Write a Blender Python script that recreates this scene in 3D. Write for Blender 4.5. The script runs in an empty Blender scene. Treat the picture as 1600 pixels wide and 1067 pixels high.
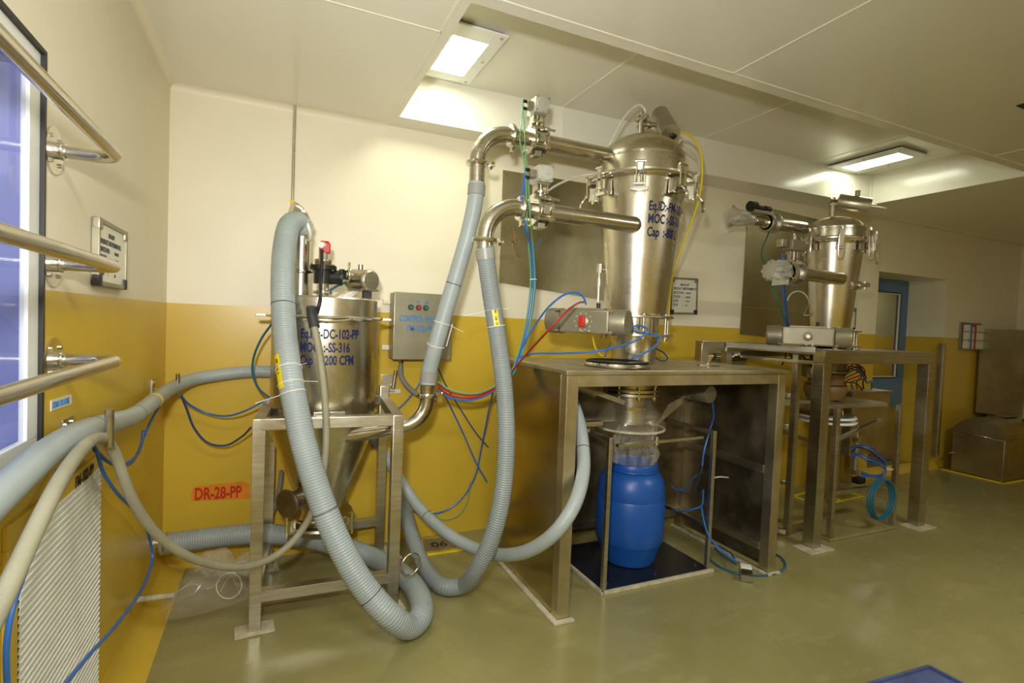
import bpy, bmesh, math, random
from mathutils import Vector as V, Matrix
random.seed(7)
SC = bpy.context.scene
COL = SC.collection
PI = math.pi

# ------------------------------------------------------------------ camera, world, light, exposure
cam_d = bpy.data.cameras.new('camera'); cam = bpy.data.objects.new('camera', cam_d); COL.objects.link(cam)
RR = V((0.90994507, -0.41279228, 0.04003114)); UU = V((-0.02226868, 0.04775345, 0.99861089)); FF = V((0.4141305, 0.9095725, -0.03426068))
CC = V((0.5495, -3.4972, 1.5)); FPX = 820.52
cam.matrix_world = Matrix(((RR.x, UU.x, -FF.x, CC.x), (RR.y, UU.y, -FF.y, CC.y), (RR.z, UU.z, -FF.z, CC.z), (0, 0, 0, 1)))
cam_d.sensor_fit = 'HORIZONTAL'; cam_d.sensor_width = 36.0; cam_d.lens = FPX/1600*36
cam_d.clip_start = 0.02
SC.camera = cam

SC.view_settings.view_transform = 'Standard'; SC.view_settings.look = 'None'
SC.view_settings.gamma = 1.0; SC.view_settings.use_curve_mapping = False
SC.view_settings.exposure = 0.0

world = bpy.data.worlds.new('world'); SC.world = world; world.use_nodes = True
world.node_tree.nodes['Background'].inputs[0].default_value = (0.9, 0.95, 1, 1)
world.node_tree.nodes['Background'].inputs[1].default_value = 0.02

def area_light(name, loc, aim, sx, sy, watts, color=(1, 1, 1), spread=180):
    d = bpy.data.lights.new(name, 'AREA'); d.shape = 'RECTANGLE'; d.size = sx; d.size_y = sy
    d.energy = watts; d.color = color; d.spread = math.radians(spread)
    o = bpy.data.objects.new(name, d); COL.objects.link(o); o.location = loc
    o.rotation_euler = (V(aim)-V(loc)).to_track_quat('-Z', 'Y').to_euler()
    return o
# the photographer's flash above the camera, and the ceiling lamps of the room behind the camera
FLASH = (0.42, -3.50, 1.79)
area_light('camera_flash', FLASH, (1.7, 0.0, 2.15), 0.12, 0.08, 26.5, (1.0, 1.0, 0.98), 118)
area_light('ceiling_lamp_behind_camera', (1.0, -3.6, 2.72), (1.0, -3.6, 0), 1.1, 0.35, 46, (0.98, 1.0, 0.96))
area_light('ceiling_lamp_middle', (4.5, -3.6, 2.72), (4.5, -3.6, 0), 1.1, 0.35, 48, (1.0, 1.0, 0.92))
area_light('added_lamp_next_room', (-1.0, -2.6, 2.6), (-1.0, -2.6, 0), 0.8, 0.8, 22, (0.95, 0.97, 1.0))  # added, unseen source that brightens the room behind the left window
area_light('added_lamp_beyond_door', (8.8, 1.1, 2.6), (8.9, 1.5, 0), 1.2, 0.4, 12, (1.0, 0.97, 0.88))  # added, unseen source so the wall behind the door glass looks lit

# ------------------------------------------------------------------ materials
def lin(c):
    return tuple(((v/255)/12.92 if v/255 <= .04045 else ((v/255+.055)/1.055)**2.4) for v in c)
def node_mat(name):
    m = bpy.data.materials.new(name); m.use_nodes = True
    return m, m.node_tree, m.node_tree.nodes['Principled BSDF']
def noise_ramp(nt, scale, c0, c1, lo=.35, hi=.65, detail=5, stretch=None, coord='Object', rough=.6):
    tc = nt.nodes.new('ShaderNodeTexCoord'); mp = nt.nodes.new('ShaderNodeMapping')
    nz = nt.nodes.new('ShaderNodeTexNoise'); rp = nt.nodes.new('ShaderNodeValToRGB')
    nt.links.new(tc.outputs[coord], mp.inputs[0]); nt.links.new(mp.outputs[0], nz.inputs['Vector'])
    if stretch: mp.inputs['Scale'].default_value = stretch
    nz.inputs['Scale'].default_value = scale; nz.inputs['Detail'].default_value = detail; nz.inputs['Roughness'].default_value = rough
    rp.color_ramp.elements[0].position = lo; rp.color_ramp.elements[1].position = hi
    rp.color_ramp.elements[0].color = (*c0, 1); rp.color_ramp.elements[1].color = (*c1, 1)
    nt.links.new(nz.outputs['Fac'], rp.inputs[0])
    return rp, nz
def paint(name, rgb, rough=.45, var=.06, metal=0.0, scale=3.0, bump=0.0, coat=0.0, spec=.5):
    m, nt, b = node_mat(name)
    c = lin(rgb)
    rp, nz = noise_ramp(nt, scale, tuple(v*(1-var) for v in c), tuple(min(1, v*(1+var)) for v in c))
    nt.links.new(rp.outputs[0], b.inputs['Base Color'])
    b.inputs['Roughness'].default_value = rough; b.inputs['Metallic'].default_value = metal
    b.inputs['Specular IOR Level'].default_value = spec
    b.inputs['Coat Weight'].default_value = coat; b.inputs['Coat Roughness'].default_value = .12
    if bump:
        bp = nt.nodes.new('ShaderNodeBump'); bp.inputs['Strength'].default_value = bump; bp.inputs['Distance'].default_value = .01
        nt.links.new(nz.outputs['Fac'], bp.inputs['Height']); nt.links.new(bp.outputs[0], b.inputs['Normal'])
    return m
def steel(name, rgb, rlo=.2, rhi=.42, stretch=(1, 1, 12), scale=6, var=.12, bump=.02):
    m, nt, b = node_mat(name)
    c = lin(rgb); b.inputs['Metallic'].default_value = 1.0
    rp, nz = noise_ramp(nt, scale, tuple(v*(1-var) for v in c), tuple(min(1, v*(1+var)) for v in c), stretch=stretch)
    nt.links.new(rp.outputs[0], b.inputs['Base Color'])
    r2, n2 = noise_ramp(nt, scale*.6, (rlo,)*3, (rhi,)*3, detail=6)
    nt.links.new(r2.outputs[0], b.inputs['Roughness'])
    if bump:
        bp = nt.nodes.new('ShaderNodeBump'); bp.inputs['Strength'].default_value = bump; bp.inputs['Distance'].default_value = .01
        nt.links.new(nz.outputs['Fac'], bp.inputs['Height']); nt.links.new(bp.outputs[0], b.inputs['Normal'])
    return m
def hose_mat(name, rgb, pitch=.008, depth=.35, rough=.38, var=.07):
    m, nt, b = node_mat(name)
    c = lin(rgb)
    tc = nt.nodes.new('ShaderNodeTexCoord'); sp = nt.nodes.new('ShaderNodeSeparateXYZ'); nt.links.new(tc.outputs['UV'], sp.inputs[0])
    ma = nt.nodes.new('ShaderNodeMath'); ma.operation = 'MULTIPLY_ADD'; ma.inputs[1].default_value = 1/pitch
    nt.links.new(sp.outputs['Y'], ma.inputs[0]); nt.links.new(sp.outputs['X'], ma.inputs[2])
    m2 = nt.nodes.new('ShaderNodeMath'); m2.operation = 'MULTIPLY'; m2.inputs[1].default_value = 2*PI; nt.links.new(ma.outputs[0], m2.inputs[0])
    sn = nt.nodes.new('ShaderNodeMath'); sn.operation = 'SINE'; nt.links.new(m2.outputs[0], sn.inputs[0])
    bp = nt.nodes.new('ShaderNodeBump'); bp.inputs['Strength'].default_value = depth; bp.inputs['Distance'].default_value = .0028
    nt.links.new(sn.outputs[0], bp.inputs['Height']); nt.links.new(bp.outputs[0], b.inputs['Normal'])
    rp, nz = noise_ramp(nt, 5, tuple(v*(1-var) for v in c), tuple(v*(1+var) for v in c))
    nt.links.new(rp.outputs[0], b.inputs['Base Color']); b.inputs['Roughness'].default_value = rough
    return m
def clear_mat(name, rgb, alpha=.25, rough=.15, bump=.6, scale=30):
    m, nt, b = node_mat(name)
    b.inputs['Base Color'].default_value = (*lin(rgb), 1); b.inputs['Roughness'].default_value = rough
    b.inputs['Alpha'].default_value = alpha; b.inputs['Specular IOR Level'].default_value = 1.0
    b.inputs['Coat Weight'].default_value = .6; b.inputs['Coat Roughness'].default_value = .08
    rp, nz = noise_ramp(nt, scale, (0, 0, 0), (1, 1, 1))
    bp = nt.nodes.new('ShaderNodeBump'); bp.inputs['Strength'].default_value = bump; bp.inputs['Distance'].default_value = .02
    nt.links.new(nz.outputs['Fac'], bp.inputs['Height']); nt.links.new(bp.outputs[0], b.inputs['Normal'])
    return m
def emit(name, rgb, s):
    m, nt, b = node_mat(name)
    b.inputs['Base Color'].default_value = (*lin(rgb), 1)
    b.inputs['Emission Color'].default_value = (*lin(rgb), 1); b.inputs['Emission Strength'].default_value = s
    return m

M = {}
M['cream'] = paint('cream_paint', (241, 232, 206), .46, .03, scale=1.2)
M['yellow'] = paint('yellow_paint', (212, 178, 58), .32, .05, scale=1.5)
M['panel'] = paint('ceiling_panel', (236, 232, 216), .17, .02, scale=.8)
M['seam'] = paint('seam_trim', (244, 240, 224), .4, .02)
M['actgrey'] = paint('actuator_grey', (186, 184, 172), .42, .04)
M['reveal'] = paint('blue_lavender', (142, 147, 186), .45, .05, scale=2)
M['white'] = paint('white_paint', (236, 236, 228), .4, .03)
M['board'] = paint('white_board', (226, 224, 206), .22, .02)
M['steel'] = steel('brushed_steel', (196, 190, 172), .28, .46)
M['bright'] = steel('polished_steel', (222, 219, 208), .08, .22, var=.05, bump=0)
M['pipe'] = steel('pipe_steel', (206, 200, 186), .14, .30, bump=.01)
M['vessel'] = steel('vessel_steel', (208, 201, 182), .24, .31, (1, 1, .25), 9, .04, .008)
M['table'] = steel('table_steel', (196, 186, 156), .34, .55, (1, 1, 1), 5, .16)
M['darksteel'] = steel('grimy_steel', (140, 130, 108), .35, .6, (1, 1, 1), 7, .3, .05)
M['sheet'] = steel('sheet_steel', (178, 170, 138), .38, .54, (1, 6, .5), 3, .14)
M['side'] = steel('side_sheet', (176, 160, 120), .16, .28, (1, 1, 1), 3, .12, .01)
M['brown'] = paint('dried_brown', (104, 80, 40), .6, .3, scale=20)
M['darkgreen'] = paint('dark_green_tube', (40, 112, 80), .4, .1)
M['binsteel'] = steel('dull_cabinet_steel', (172, 162, 132), .36, .5, (1, 1, 1), 4, .12)
M['wrap'] = clear_mat('white_wrap', (226, 222, 204), .55, .3, .9, 26)
M['alu'] = paint('cast_aluminium', (152, 146, 124), .42, .06, metal=.55, scale=12)
M['gasket'] = paint('black_gasket', (38, 36, 32), .5, .1)
M['black'] = paint('black_plastic', (26, 26, 25), .42, .1)
M['rubber'] = paint('dark_rubber', (52, 52, 52), .6, .1)
M['red'] = paint('red_plastic', (200, 38, 30), .38, .08)
M['green'] = paint('green_plastic', (38, 120, 84), .38, .08)
M['greentube'] = paint('green_tube', (104, 172, 118), .35, .1)
M['bluetube'] = paint('blue_tube', (48, 108, 190), .33, .1)
M['navytube'] = paint('navy_tube', (52, 76, 120), .4, .1)
M['redtube'] = paint('red_tube', (168, 36, 26), .4, .1)
M['yellowtube'] = paint('yellow_tube', (232, 206, 40), .35, .06)
M['tealtube'] = paint('teal_tube', (34, 100, 124), .4, .1)
M['clear'] = clear_mat('clear_tube', (232, 230, 214), .55, .2, 0)
M['film'] = clear_mat('plastic_film', (228, 224, 208), .16, .10, .9, 24)
M['hood'] = clear_mat('hood_film', (190, 176, 150), .20, .2, .4, 9)
M['hose'] = hose_mat('ribbed_hose', (160, 170, 170), .013, .40)
M['hosedark'] = hose_mat('grey_hose', (140, 148, 147), .012, .40)
M['smooth'] = hose_mat('smooth_hose', (162, 171, 169), .006, .14)
M['braid'] = hose_mat('braided_hose', (152, 147, 122), .004, .2, .5, .12)
M['conduit'] = hose_mat('conduit', (150, 150, 142), .004, .6)
M['drum'] = paint('blue_drum', (26, 84, 168), .36, .05, scale=2)
M['mat'] = paint('black_mat', (30, 31, 38), .3, .3, scale=9)
M['ink'] = paint('blue_ink', (16, 24, 76), .5, .15, scale=20)
M['cyanink'] = paint('pale_blue_ink', (52, 128, 190), .5, .15, scale=20)
M['greyink'] = paint('grey_ink', (70, 72, 74), .6, .2, scale=30)
M['redink'] = paint('red_ink', (200, 42, 22), .5, .1, scale=20)
M['orange'] = paint('orange_patch', (226, 140, 24), .4, .12, scale=14)
M['tag'] = paint('yellow_tag', (246, 216, 24), .4, .05)
M['tie'] = paint('white_tie', (236, 234, 220), .4, .05)
M['sealant'] = paint('white_sealant', (196, 188, 160), .6, .2, scale=18, bump=.3)
M['doorblue'] = paint('blue_door', (96, 128, 168), .4, .05)
M['lavender'] = paint('lavender_wall', (140, 146, 194), .5, .05)
M['railblue'] = paint('blue_rail', (70, 120, 206), .4, .05)
M['tan'] = paint('tan_silicone', (122, 92, 52), .5, .12)
M['plaster'] = paint('next_room_wall', (190, 178, 130), .5, .05)
M['traysteel'] = paint('blue_tray', (84, 96, 140), .4, .35, scale=6)
M['conc'] = paint('grey_plate', (128, 116, 84), .5, .15, scale=20)
M['diff2'] = emit('lamp_diffuser_far', (250, 255, 232), 15)
M['diff'] = emit('lamp_diffuser', (250, 255, 232), 26)

def floor_mat():
    m, nt, b = node_mat('epoxy_floor')
    rp, nz = noise_ramp(nt, 1.6, lin((140, 133, 84)), lin((158, 150, 100)), .3, .7, 6)
    r3, n3 = noise_ramp(nt, 3.2, (0, 0, 0), (1, 1, 1), .56, .74, 7, stretch=(1.1, 2.6, 1))
    mx = nt.nodes.new('ShaderNodeMix'); mx.data_type = 'RGBA'
    mu = nt.nodes.new('ShaderNodeMath'); mu.operation = 'MULTIPLY'; mu.inputs[1].default_value = .34
    nt.links.new(r3.outputs[0], mu.inputs[0]); nt.links.new(mu.outputs[0], mx.inputs['Factor'])
    nt.links.new(rp.outputs[0], mx.inputs['A']); mx.inputs['B'].default_value = (*lin((182, 174, 130)), 1)
    nt.links.new(mx.outputs['Result'], b.inputs['Base Color'])
    r2, n2 = noise_ramp(nt, 2.4, (.13,)*3, (.34,)*3, .3, .7, 6)
    nt.links.new(r2.outputs[0], b.inputs['Roughness'])
    bp = nt.nodes.new('ShaderNodeBump'); bp.inputs['Strength'].default_value = .05; bp.inputs['Distance'].default_value = .02
    nt.links.new(nz.outputs['Fac'], bp.inputs['Height']); nt.links.new(bp.outputs[0], b.inputs['Normal'])
    return m
M['floor'] = floor_mat()
def glass_mat(nm='window_glass', tint=(.88, .90, .98, 1)):
    m = bpy.data.materials.new(nm); m.use_nodes = True; nt = m.node_tree
    nt.nodes.remove(nt.nodes['Principled BSDF']); out = nt.nodes['Material Output']
    t = nt.nodes.new('ShaderNodeBsdfTransparent'); t.inputs[0].default_value = tint
    g = nt.nodes.new('ShaderNodeBsdfGlossy'); g.inputs['Roughness'].default_value = .03
    f = nt.nodes.new('ShaderNodeFresnel'); f.inputs[0].default_value = 1.5
    x = nt.nodes.new('ShaderNodeMixShader')
    ge = nt.nodes.new('ShaderNodeNewGeometry'); mm = nt.nodes.new('ShaderNodeMath'); mm.operation = 'SUBTRACT'; mm.use_clamp = True
    nt.links.new(f.outputs[0], mm.inputs[0]); nt.links.new(ge.outputs['Backfacing'], mm.inputs[1])
    nt.links.new(mm.outputs[0], x.inputs[0]); nt.links.new(t.outputs[0], x.inputs[1]); nt.links.new(g.outputs[0], x.inputs[2]); nt.links.new(x.outputs[0], out.inputs[0])
    return m
M['glass'] = glass_mat()
M['clearglass'] = glass_mat('door_glass', (.95, .96, .92, 1))

# ------------------------------------------------------------------ mesh helpers
def spline(pts, step=.02):
    p = [V(q) for q in pts]
    if len(p) == 2: n = max(2, int((p[1]-p[0]).length/max(step, .05))); return [p[0].lerp(p[1], i/n) for i in range(n+1)]
    p = [p[0]*2-p[1]]+p+[p[-1]*2-p[-2]]
    out = []
    for i in range(1, len(p)-2):
        a, b, c, d = p[i-1:i+3]
        n = max(3, int((c-b).length/step))
        # centripetal Catmull-Rom
        t0 = 0; t1 = t0+max(1e-5, (b-a).length)**.5; t2 = t1+max(1e-5, (c-b).length)**.5; t3 = t2+max(1e-5, (d-c).length)**.5
        for k in range(n):
            t = t1+(t2-t1)*k/n
            A1 = a*((t1-t)/(t1-t0))+b*((t-t0)/(t1-t0)); A2 = b*((t2-t)/(t2-t1))+c*((t-t1)/(t2-t1)); A3 = c*((t3-t)/(t3-t2))+d*((t-t2)/(t3-t2))
            B1 = A1*((t2-t)/(t2-t0))+A2*((t-t0)/(t2-t0)); B2 = A2*((t3-t)/(t3-t1))+A3*((t-t1)/(t3-t1))
            out.append(B1*((t2-t)/(t2-t1))+B2*((t-t1)/(t2-t1)))
    out.append(p[-2]); return out
def frame_of(d):
    d = V(d).normalized(); h = V((0, 0, 1)) if abs(d.z) < .95 else V((1, 0, 0))
    a = d.cross(h).normalized(); return a, d.cross(a).normalized(), d

class MB:
    def __init__(s): s.bm = bmesh.new(); s.uv = s.bm.loops.layers.uv.new('UVMap'); s.mi = 0
    def _f(s, vs, smooth=True):
        try: f = s.bm.faces.new(vs)
        except ValueError: return None
        f.smooth = smooth; f.material_index = s.mi; return f
    def box(s, c, size, rz=0, bev=.003, R=None):
        m = (Matrix.Translation(V(c)) @ (R.to_4x4() if R else Matrix.Rotation(rz, 4, 'Z')) @ Matrix.Diagonal((*size, 1)))
        r = bmesh.ops.create_cube(s.bm, size=1, matrix=m); vs = r['verts']
        fs = {f for v in vs for f in v.link_faces}
        if bev and min(size) > bev*2.5:
            es = {e for f in fs for e in f.edges}
            q = bmesh.ops.bevel(s.bm, geom=list(es), offset=bev, segments=2, affect='EDGES', profile=.6)
            fs = {f for f in fs if f.is_valid} | set(q['faces'])
        for f in fs: f.material_index = s.mi; f.smooth = True
        return s
    def bx(s, x0, x1, y0, y1, z0, z1, bev=.003): return s.box(((x0+x1)/2, (y0+y1)/2, (z0+z1)/2), (abs(x1-x0), abs(y1-y0), abs(z1-z0)), 0, bev)
    def bar(s, a, b, w, h=None, bev=.002):
        a = V(a); b = V(b); d = b-a; h = h or w
        x, y, z = frame_of(d); R = Matrix((x, y, z)).transposed()
        return s.box((a+b)/2, (w, h, d.length), bev=bev, R=R)
    def rings(s, rows, close=True, cap0=False, cap1=False, uvs=None):
        vr = [[s.bm.verts.new(q) for q in r] for r in rows]; n = len(rows[0])
        for i in range(len(vr)-1):
            for j in range(n if close else n-1):
                k = (j+1) % n
                f = s._f((vr[i][j], vr[i][k], vr[i+1][k], vr[i+1][j]))
                if f and uvs:
                    for l, (jj, vv) in zip(f.loops, ((j, uvs[i]), (j+1, uvs[i]), (j+1, uvs[i+1]), (j, uvs[i+1]))): l[s.uv].uv = (jj/n, vv)
        if cap0: s._f(list(reversed(vr[0])))
        if cap1: s._f(vr[-1])
        return vr
    def cyl(s, a, b, r0, r1=None, seg=24, cap=True):
        r1 = r0 if r1 is None else r1; a = V(a); b = V(b); x, y, z = frame_of(b-a)
        ring = lambda c, r: [c+(x*math.cos(2*PI*j/seg)+y*math.sin(2*PI*j/seg))*r for j in range(seg)]
        s.rings([ring(a, r0), ring(b, r1)], cap0=cap, cap1=cap); return s
    def lathe(s, prof, o, d=(0, 0, 1), seg=48, cap=True, wob=None):
        o = V(o); x, y, z = frame_of(d) if tuple(d) != (0, 0, 1) else (V((1, 0, 0)), V((0, 1, 0)), V((0, 0, 1)))
        rows = []
        for i, (r, h) in enumerate(prof):
            rows.append([o+z*h+(x*math.cos(2*PI*j/seg)+y*math.sin(2*PI*j/seg))*(max(r, 1e-4)*(1+(wob(i, j) if wob else 0))) for j in range(seg)])
        s.rings(rows, cap0=cap, cap1=cap); return s
    def tube(s, pts, r, seg=12, step=.02, cap=True, raw=False, rfun=None):
        p = [V(q) for q in pts] if raw else spline(pts, step)
        t = [(p[min(i+1, len(p)-1)]-p[max(i-1, 0)]).normalized() for i in range(len(p))]
        x, y, z = frame_of(t[0]); rows = []; L = 0; uv = []
        for i, q in enumerate(p):
            if i:
                L += (q-p[i-1]).length
                x = (x-t[i]*x.dot(t[i])).normalized()
            y = t[i].cross(x); rr = rfun(L) if rfun else r
            rows.append([q+(x*math.cos(2*PI*j/seg)+y*math.sin(2*PI*j/seg))*rr for j in range(seg)]); uv.append(L)
        s.rings(rows, cap0=cap, cap1=cap, uvs=uv); return s
    def torus(s, c, axis, R, r, seg=40, sec=10):
        x, y, z = frame_of(axis); c = V(c)
        rows = []
        for i in range(seg+1):
            a = 2*PI*i/seg; e = x*math.cos(a)+y*math.sin(a)
            rows.append([c+e*(R+r*math.cos(2*PI*j/sec))+z*(r*math.sin(2*PI*j/sec)) for j in range(sec)])
        s.rings(rows); bmesh.ops.remove_doubles(s.bm, verts=s.bm.verts, dist=1e-6); return s
    def prism(s, poly, o, ax, ay, depth, bev=0):
        o = V(o); ax = V(ax); ay = V(ay); n = ax.cross(ay).normalized()*depth
        a = [s.bm.verts.new(o+ax*u+ay*v) for u, v in poly]; b = [s.bm.verts.new(o+ax*u+ay*v+n) for u, v in poly]
        k = len(poly); fs = [s._f(list(reversed(a))), s._f(b)]
        for i in range(k): fs.append(s._f((a[i], a[(i+1) % k], b[(i+1) % k], b[i])))
        return s
    def quad(s, *q): s._f([s.bm.verts.new(V(c)) for c in q]); return s
    def build(s, name, mats, parent=None, base=None, **props):
        bm = s.bm
        bmesh.ops.recalc_face_normals(bm, faces=bm.faces[:])
        for e in bm.edges:
            if len(e.link_faces) == 2 and e.calc_face_angle(0) > math.radians(38): e.smooth = False
        root = parent
        while root and root.parent: root = root.parent
        if root: org = V(root.location)
        else:
            zs = [v.co for v in bm.verts]
            lo = V([min(c[i] for c in zs) for i in range(3)]); hi = V([max(c[i] for c in zs) for i in range(3)])
            org = V(base) if base else V(((lo.x+hi.x)/2, (lo.y+hi.y)/2, lo.z))
        for v in bm.verts: v.co -= org
        me = bpy.data.meshes.new(name); bm.to_mesh(me); bm.free()
        for m in (mats if isinstance(mats, (list, tuple)) else [mats]): me.materials.append(M[m])
        o = bpy.data.objects.new(name, me); COL.objects.link(o)
        if parent: o.parent = parent
        else: o.location = org
        for k, v in props.items(): o[k] = v
        return o
def thing(name, label, cat, loc, group=None):
    o = bpy.data.objects.new(name, None); COL.objects.link(o); o.location = loc; o.empty_display_size = .1
    o['label'] = label; o['category'] = cat
    if group: o['group'] = group
    return o
def single(mb, name, mats, label, cat, group=None):
    o = mb.build(name, mats); o['label'] = label; o['category'] = cat
    if group: o['group'] = group
    return o
def struct(mb, name, mats):
    o = mb.build(name, mats); o['kind'] = 'structure'; return o
def lettering(s, size, mat, parent, fn, bold=.0, sx=1.0, name='lettering', align='LEFT', thick=.0008, label=None, sp=1.0):
    """flat lettering; fn maps the letter plane (u right, v up, w out) to a place"""
    cu = bpy.data.curves.new('font', 'FONT'); cu.body = s; cu.size = size; cu.offset = bold; cu.extrude = 0; cu.align_x = align; cu.resolution_u = 3
    cu.space_character = sp
    ob = bpy.data.objects.new('font', cu); COL.objects.link(ob)
    bpy.context.view_layer.update()
    me = bpy.data.meshes.new_from_object(ob.evaluated_get(bpy.context.evaluated_depsgraph_get()))
    bpy.data.objects.remove(ob)
    mb = MB(); mb.bm.from_mesh(me); bpy.data.meshes.remove(me); bm = mb.bm
    bmesh.ops.remove_doubles(bm, verts=bm.verts[:], dist=1e-5)
    r = bmesh.ops.extrude_face_region(bm, geom=bm.faces[:])
    for v in [g for g in r['geom'] if isinstance(g, bmesh.types.BMVert)]: v.co.z += thick
    for f in bm.faces: f.material_index = 0; f.smooth = False
    for v in bm.verts: v.co = V(fn(v.co.x*sx, v.co.y, v.co.z))
    o = mb.build(name, mat, parent)
    if label: o['label'] = label
    return o
def planar(o, ax, ay):
    o = V(o); ax = V(ax).normalized(); ay = V(ay).normalized(); n = ax.cross(ay)
    return lambda u, v, w: o+ax*u+ay*v+n*w
def arc3(c, u, v, r, a0, a1, n=10):
    c = V(c); u = V(u); v = V(v)
    return [c+(u*math.cos(a0+(a1-a0)*i/n)+v*math.sin(a0+(a1-a0)*i/n))*r for i in range(n+1)]

# ------------------------------------------------------------------ the setting
RW, H, D, YF = 9.3, 2.753, 1.539, -5.6       # room width, ceiling height, dado height, front wall
mb = MB(); mb.bx(-.1, RW+.1, YF-.1, .5, -.12, 0, 0); struct(mb, 'floor', 'floor')
# back wall with the door niche
DX0, DX1, DZ, DD = 6.39, 7.67, 2.21, .40
mb = MB()
for x0, x1, z0, z1 in ((-.1, DX0, 0, D), (DX1, RW+.1, 0, D)): mb.mi = 1; mb.bx(x0, x1, 0, .12, z0, z1, 0)
mb.mi = 0
for x0, x1, z0, z1 in ((-.1, DX0, D, H+.5), (DX1, RW+.1, D, H+.5), (DX0, DX1, DZ, H+.5)): mb.bx(x0, x1, 0, .12, z0, z1, 0)
for xa, xb in ((DX0-.05, DX0), (DX1, DX1+.05)):
    mb.mi = 1; mb.bx(xa, xb, .12, DD+.1, 0, D, 0); mb.mi = 0; mb.bx(xa, xb, .12, DD+.1, D, DZ+.05, 0)
mb.bx(DX0, DX1, .12, DD+.1, DZ, DZ+.05, 0)
mb.mi = 1; mb.bx(DX0-.05, DX1+.05, DD+.06, DD+.1, 0, .02, 0)
struct(mb, 'wall_back', ['cream', 'yellow'])
# left wall with the window opening
WY0, WY1, WZ0, WZ1 = -4.2, -1.742, 1.085, 2.148
mb = MB()
def wl(y0, y1, z0, z1):
    for a, b, m in ((z0, min(z1, D), 1), (max(z0, D), z1, 0)):
        if b > a: mb.mi = m; mb.bx(-.12, 0, y0, y1, a, b, 0)
wl(YF-.1, WY0, 0, H+.05); wl(WY1, .0, 0, H+.05); wl(WY0, WY1, 0, WZ0); wl(WY0, WY1, WZ1, H+.05)
struct(mb, 'wall_left', ['cream', 'yellow'])
for n, x0, x1, y0, y1 in (('wall_right', RW, RW+.12, YF-.1, .12), ('wall_front', -.1, RW+.1, YF-.12, YF)):
    mb = MB(); mb.mi = 1; mb.bx(x0, x1, y0, y1, 0, D, 0); mb.mi = 0; mb.bx(x0, x1, y0, y1, D, H+.05, 0); struct(mb, n, ['cream', 'yellow'])
# ceiling with the long recess
rc = [(1.232, -.178), (5.645, -.325), (5.63, -1.50), (1.228, -1.49)]; RZ = 3.03
mb = MB()
oc = [(-.1, .1), (RW+.1, .1), (RW+.1, YF-.1), (-.1, YF-.1)]
for i in range(4):
    j = (i+1) % 4
    mb.quad((*oc[i], H), (*oc[j], H), (*rc[j], H), (*rc[i], H))
    mb.quad((*rc[i], H), (*rc[j], H), (*rc[j], RZ), (*rc[i], RZ))
mb.quad(*[(*c, RZ) for c in rc])
bmesh.ops.remove_doubles(mb.bm, verts=mb.bm.verts[:], dist=1e-4)
struct(mb, 'ceiling', 'panel')
def seam(n, pts, z, w=.010):
    mb = MB()
    for a, b in zip(pts, pts[1:]): mb.bar((*a, z-.001), (*b, z-.001), w, .003, 0)
    struct(mb, 'trim_%d' % n, 'seam')
seam(1, [(1.19, -.02), (1.18, -1.56), (1.16, -4.0)], H)
seam(2, [(1.19, -1.56), (3.2, -1.565), (5.70, -1.565)], H)
seam(3, [(2.55, -1.565), (2.53, -4.2)], H)
seam(4, [(4.92, -1.565), (4.92, -4.0)], H)
seam(5, [(5.70, -1.56), (9.2, -1.60)], H)
seam(6, [(.02, -1.23), (1.19, -1.23)], H, .006)
seam(7, [(2.36, -.225), (2.36, -1.49)], RZ)
seam(8, [(3.62, -.27), (3.62, -1.49)], RZ, .006)
seam(9, [(4.86, -.30), (4.86, -1.49)], RZ, .006)
seam(10, [(5.70, -.10), (9.25, -.10)], H, .006)
mb = MB(); mb.bar((2.36, -.226, H+.004), (2.36, -.226, RZ), .004, .006, 0); mb.bar((3.62, -.268, H+.004), (3.62, -.268, RZ), .004, .004, 0); mb.bar((5.637, -.33, H+.004), (5.637, -.33, RZ), .012, .012, 0)
struct(mb, 'trim_11', 'seam')
# coving at the floor
cv = lambda r, n=6: [(0, 0), (r, 0)]+[(r-r*math.sin(a*PI/2/n), r-r*math.cos(a*PI/2/n)) for a in range(1, n+1)]
mb = MB(); mb.prism([(u*.5, v*.9) for u, v in cv(.11)], (0, 0, .001), (0, -1, 0), (0, 0, 1), DX0); struct(mb, 'baseboard_back', 'yellow')
mb = MB(); mb.prism([(u*.5, v*.9) for u, v in cv(.11)], (DX1, 0, .001), (0, -1, 0), (0, 0, 1), RW-DX1); struct(mb, 'baseboard_back_right', 'yellow')
mb = MB(); mb.prism(cv(.115), (0, YF, .001), (1, 0, 0), (0, 0, 1), YF); struct(mb, 'baseboard_left', 'yellow')

cc = [(0, 0), (.035, 0)]+[(.035-.035*math.sin(a*PI/10), .035-.035*math.cos(a*PI/10)) for a in range(1, 6)]
mb = MB(); mb.prism(cc, (0, YF, H), (1, 0, 0), (0, 0, -1), -YF); struct(mb, 'trim_12', 'cream')
mb = MB(); mb.prism(cc, (0, 0, H), (0, -1, 0), (0, 0, -1), 1.19); struct(mb, 'trim_13', 'cream')
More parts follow.
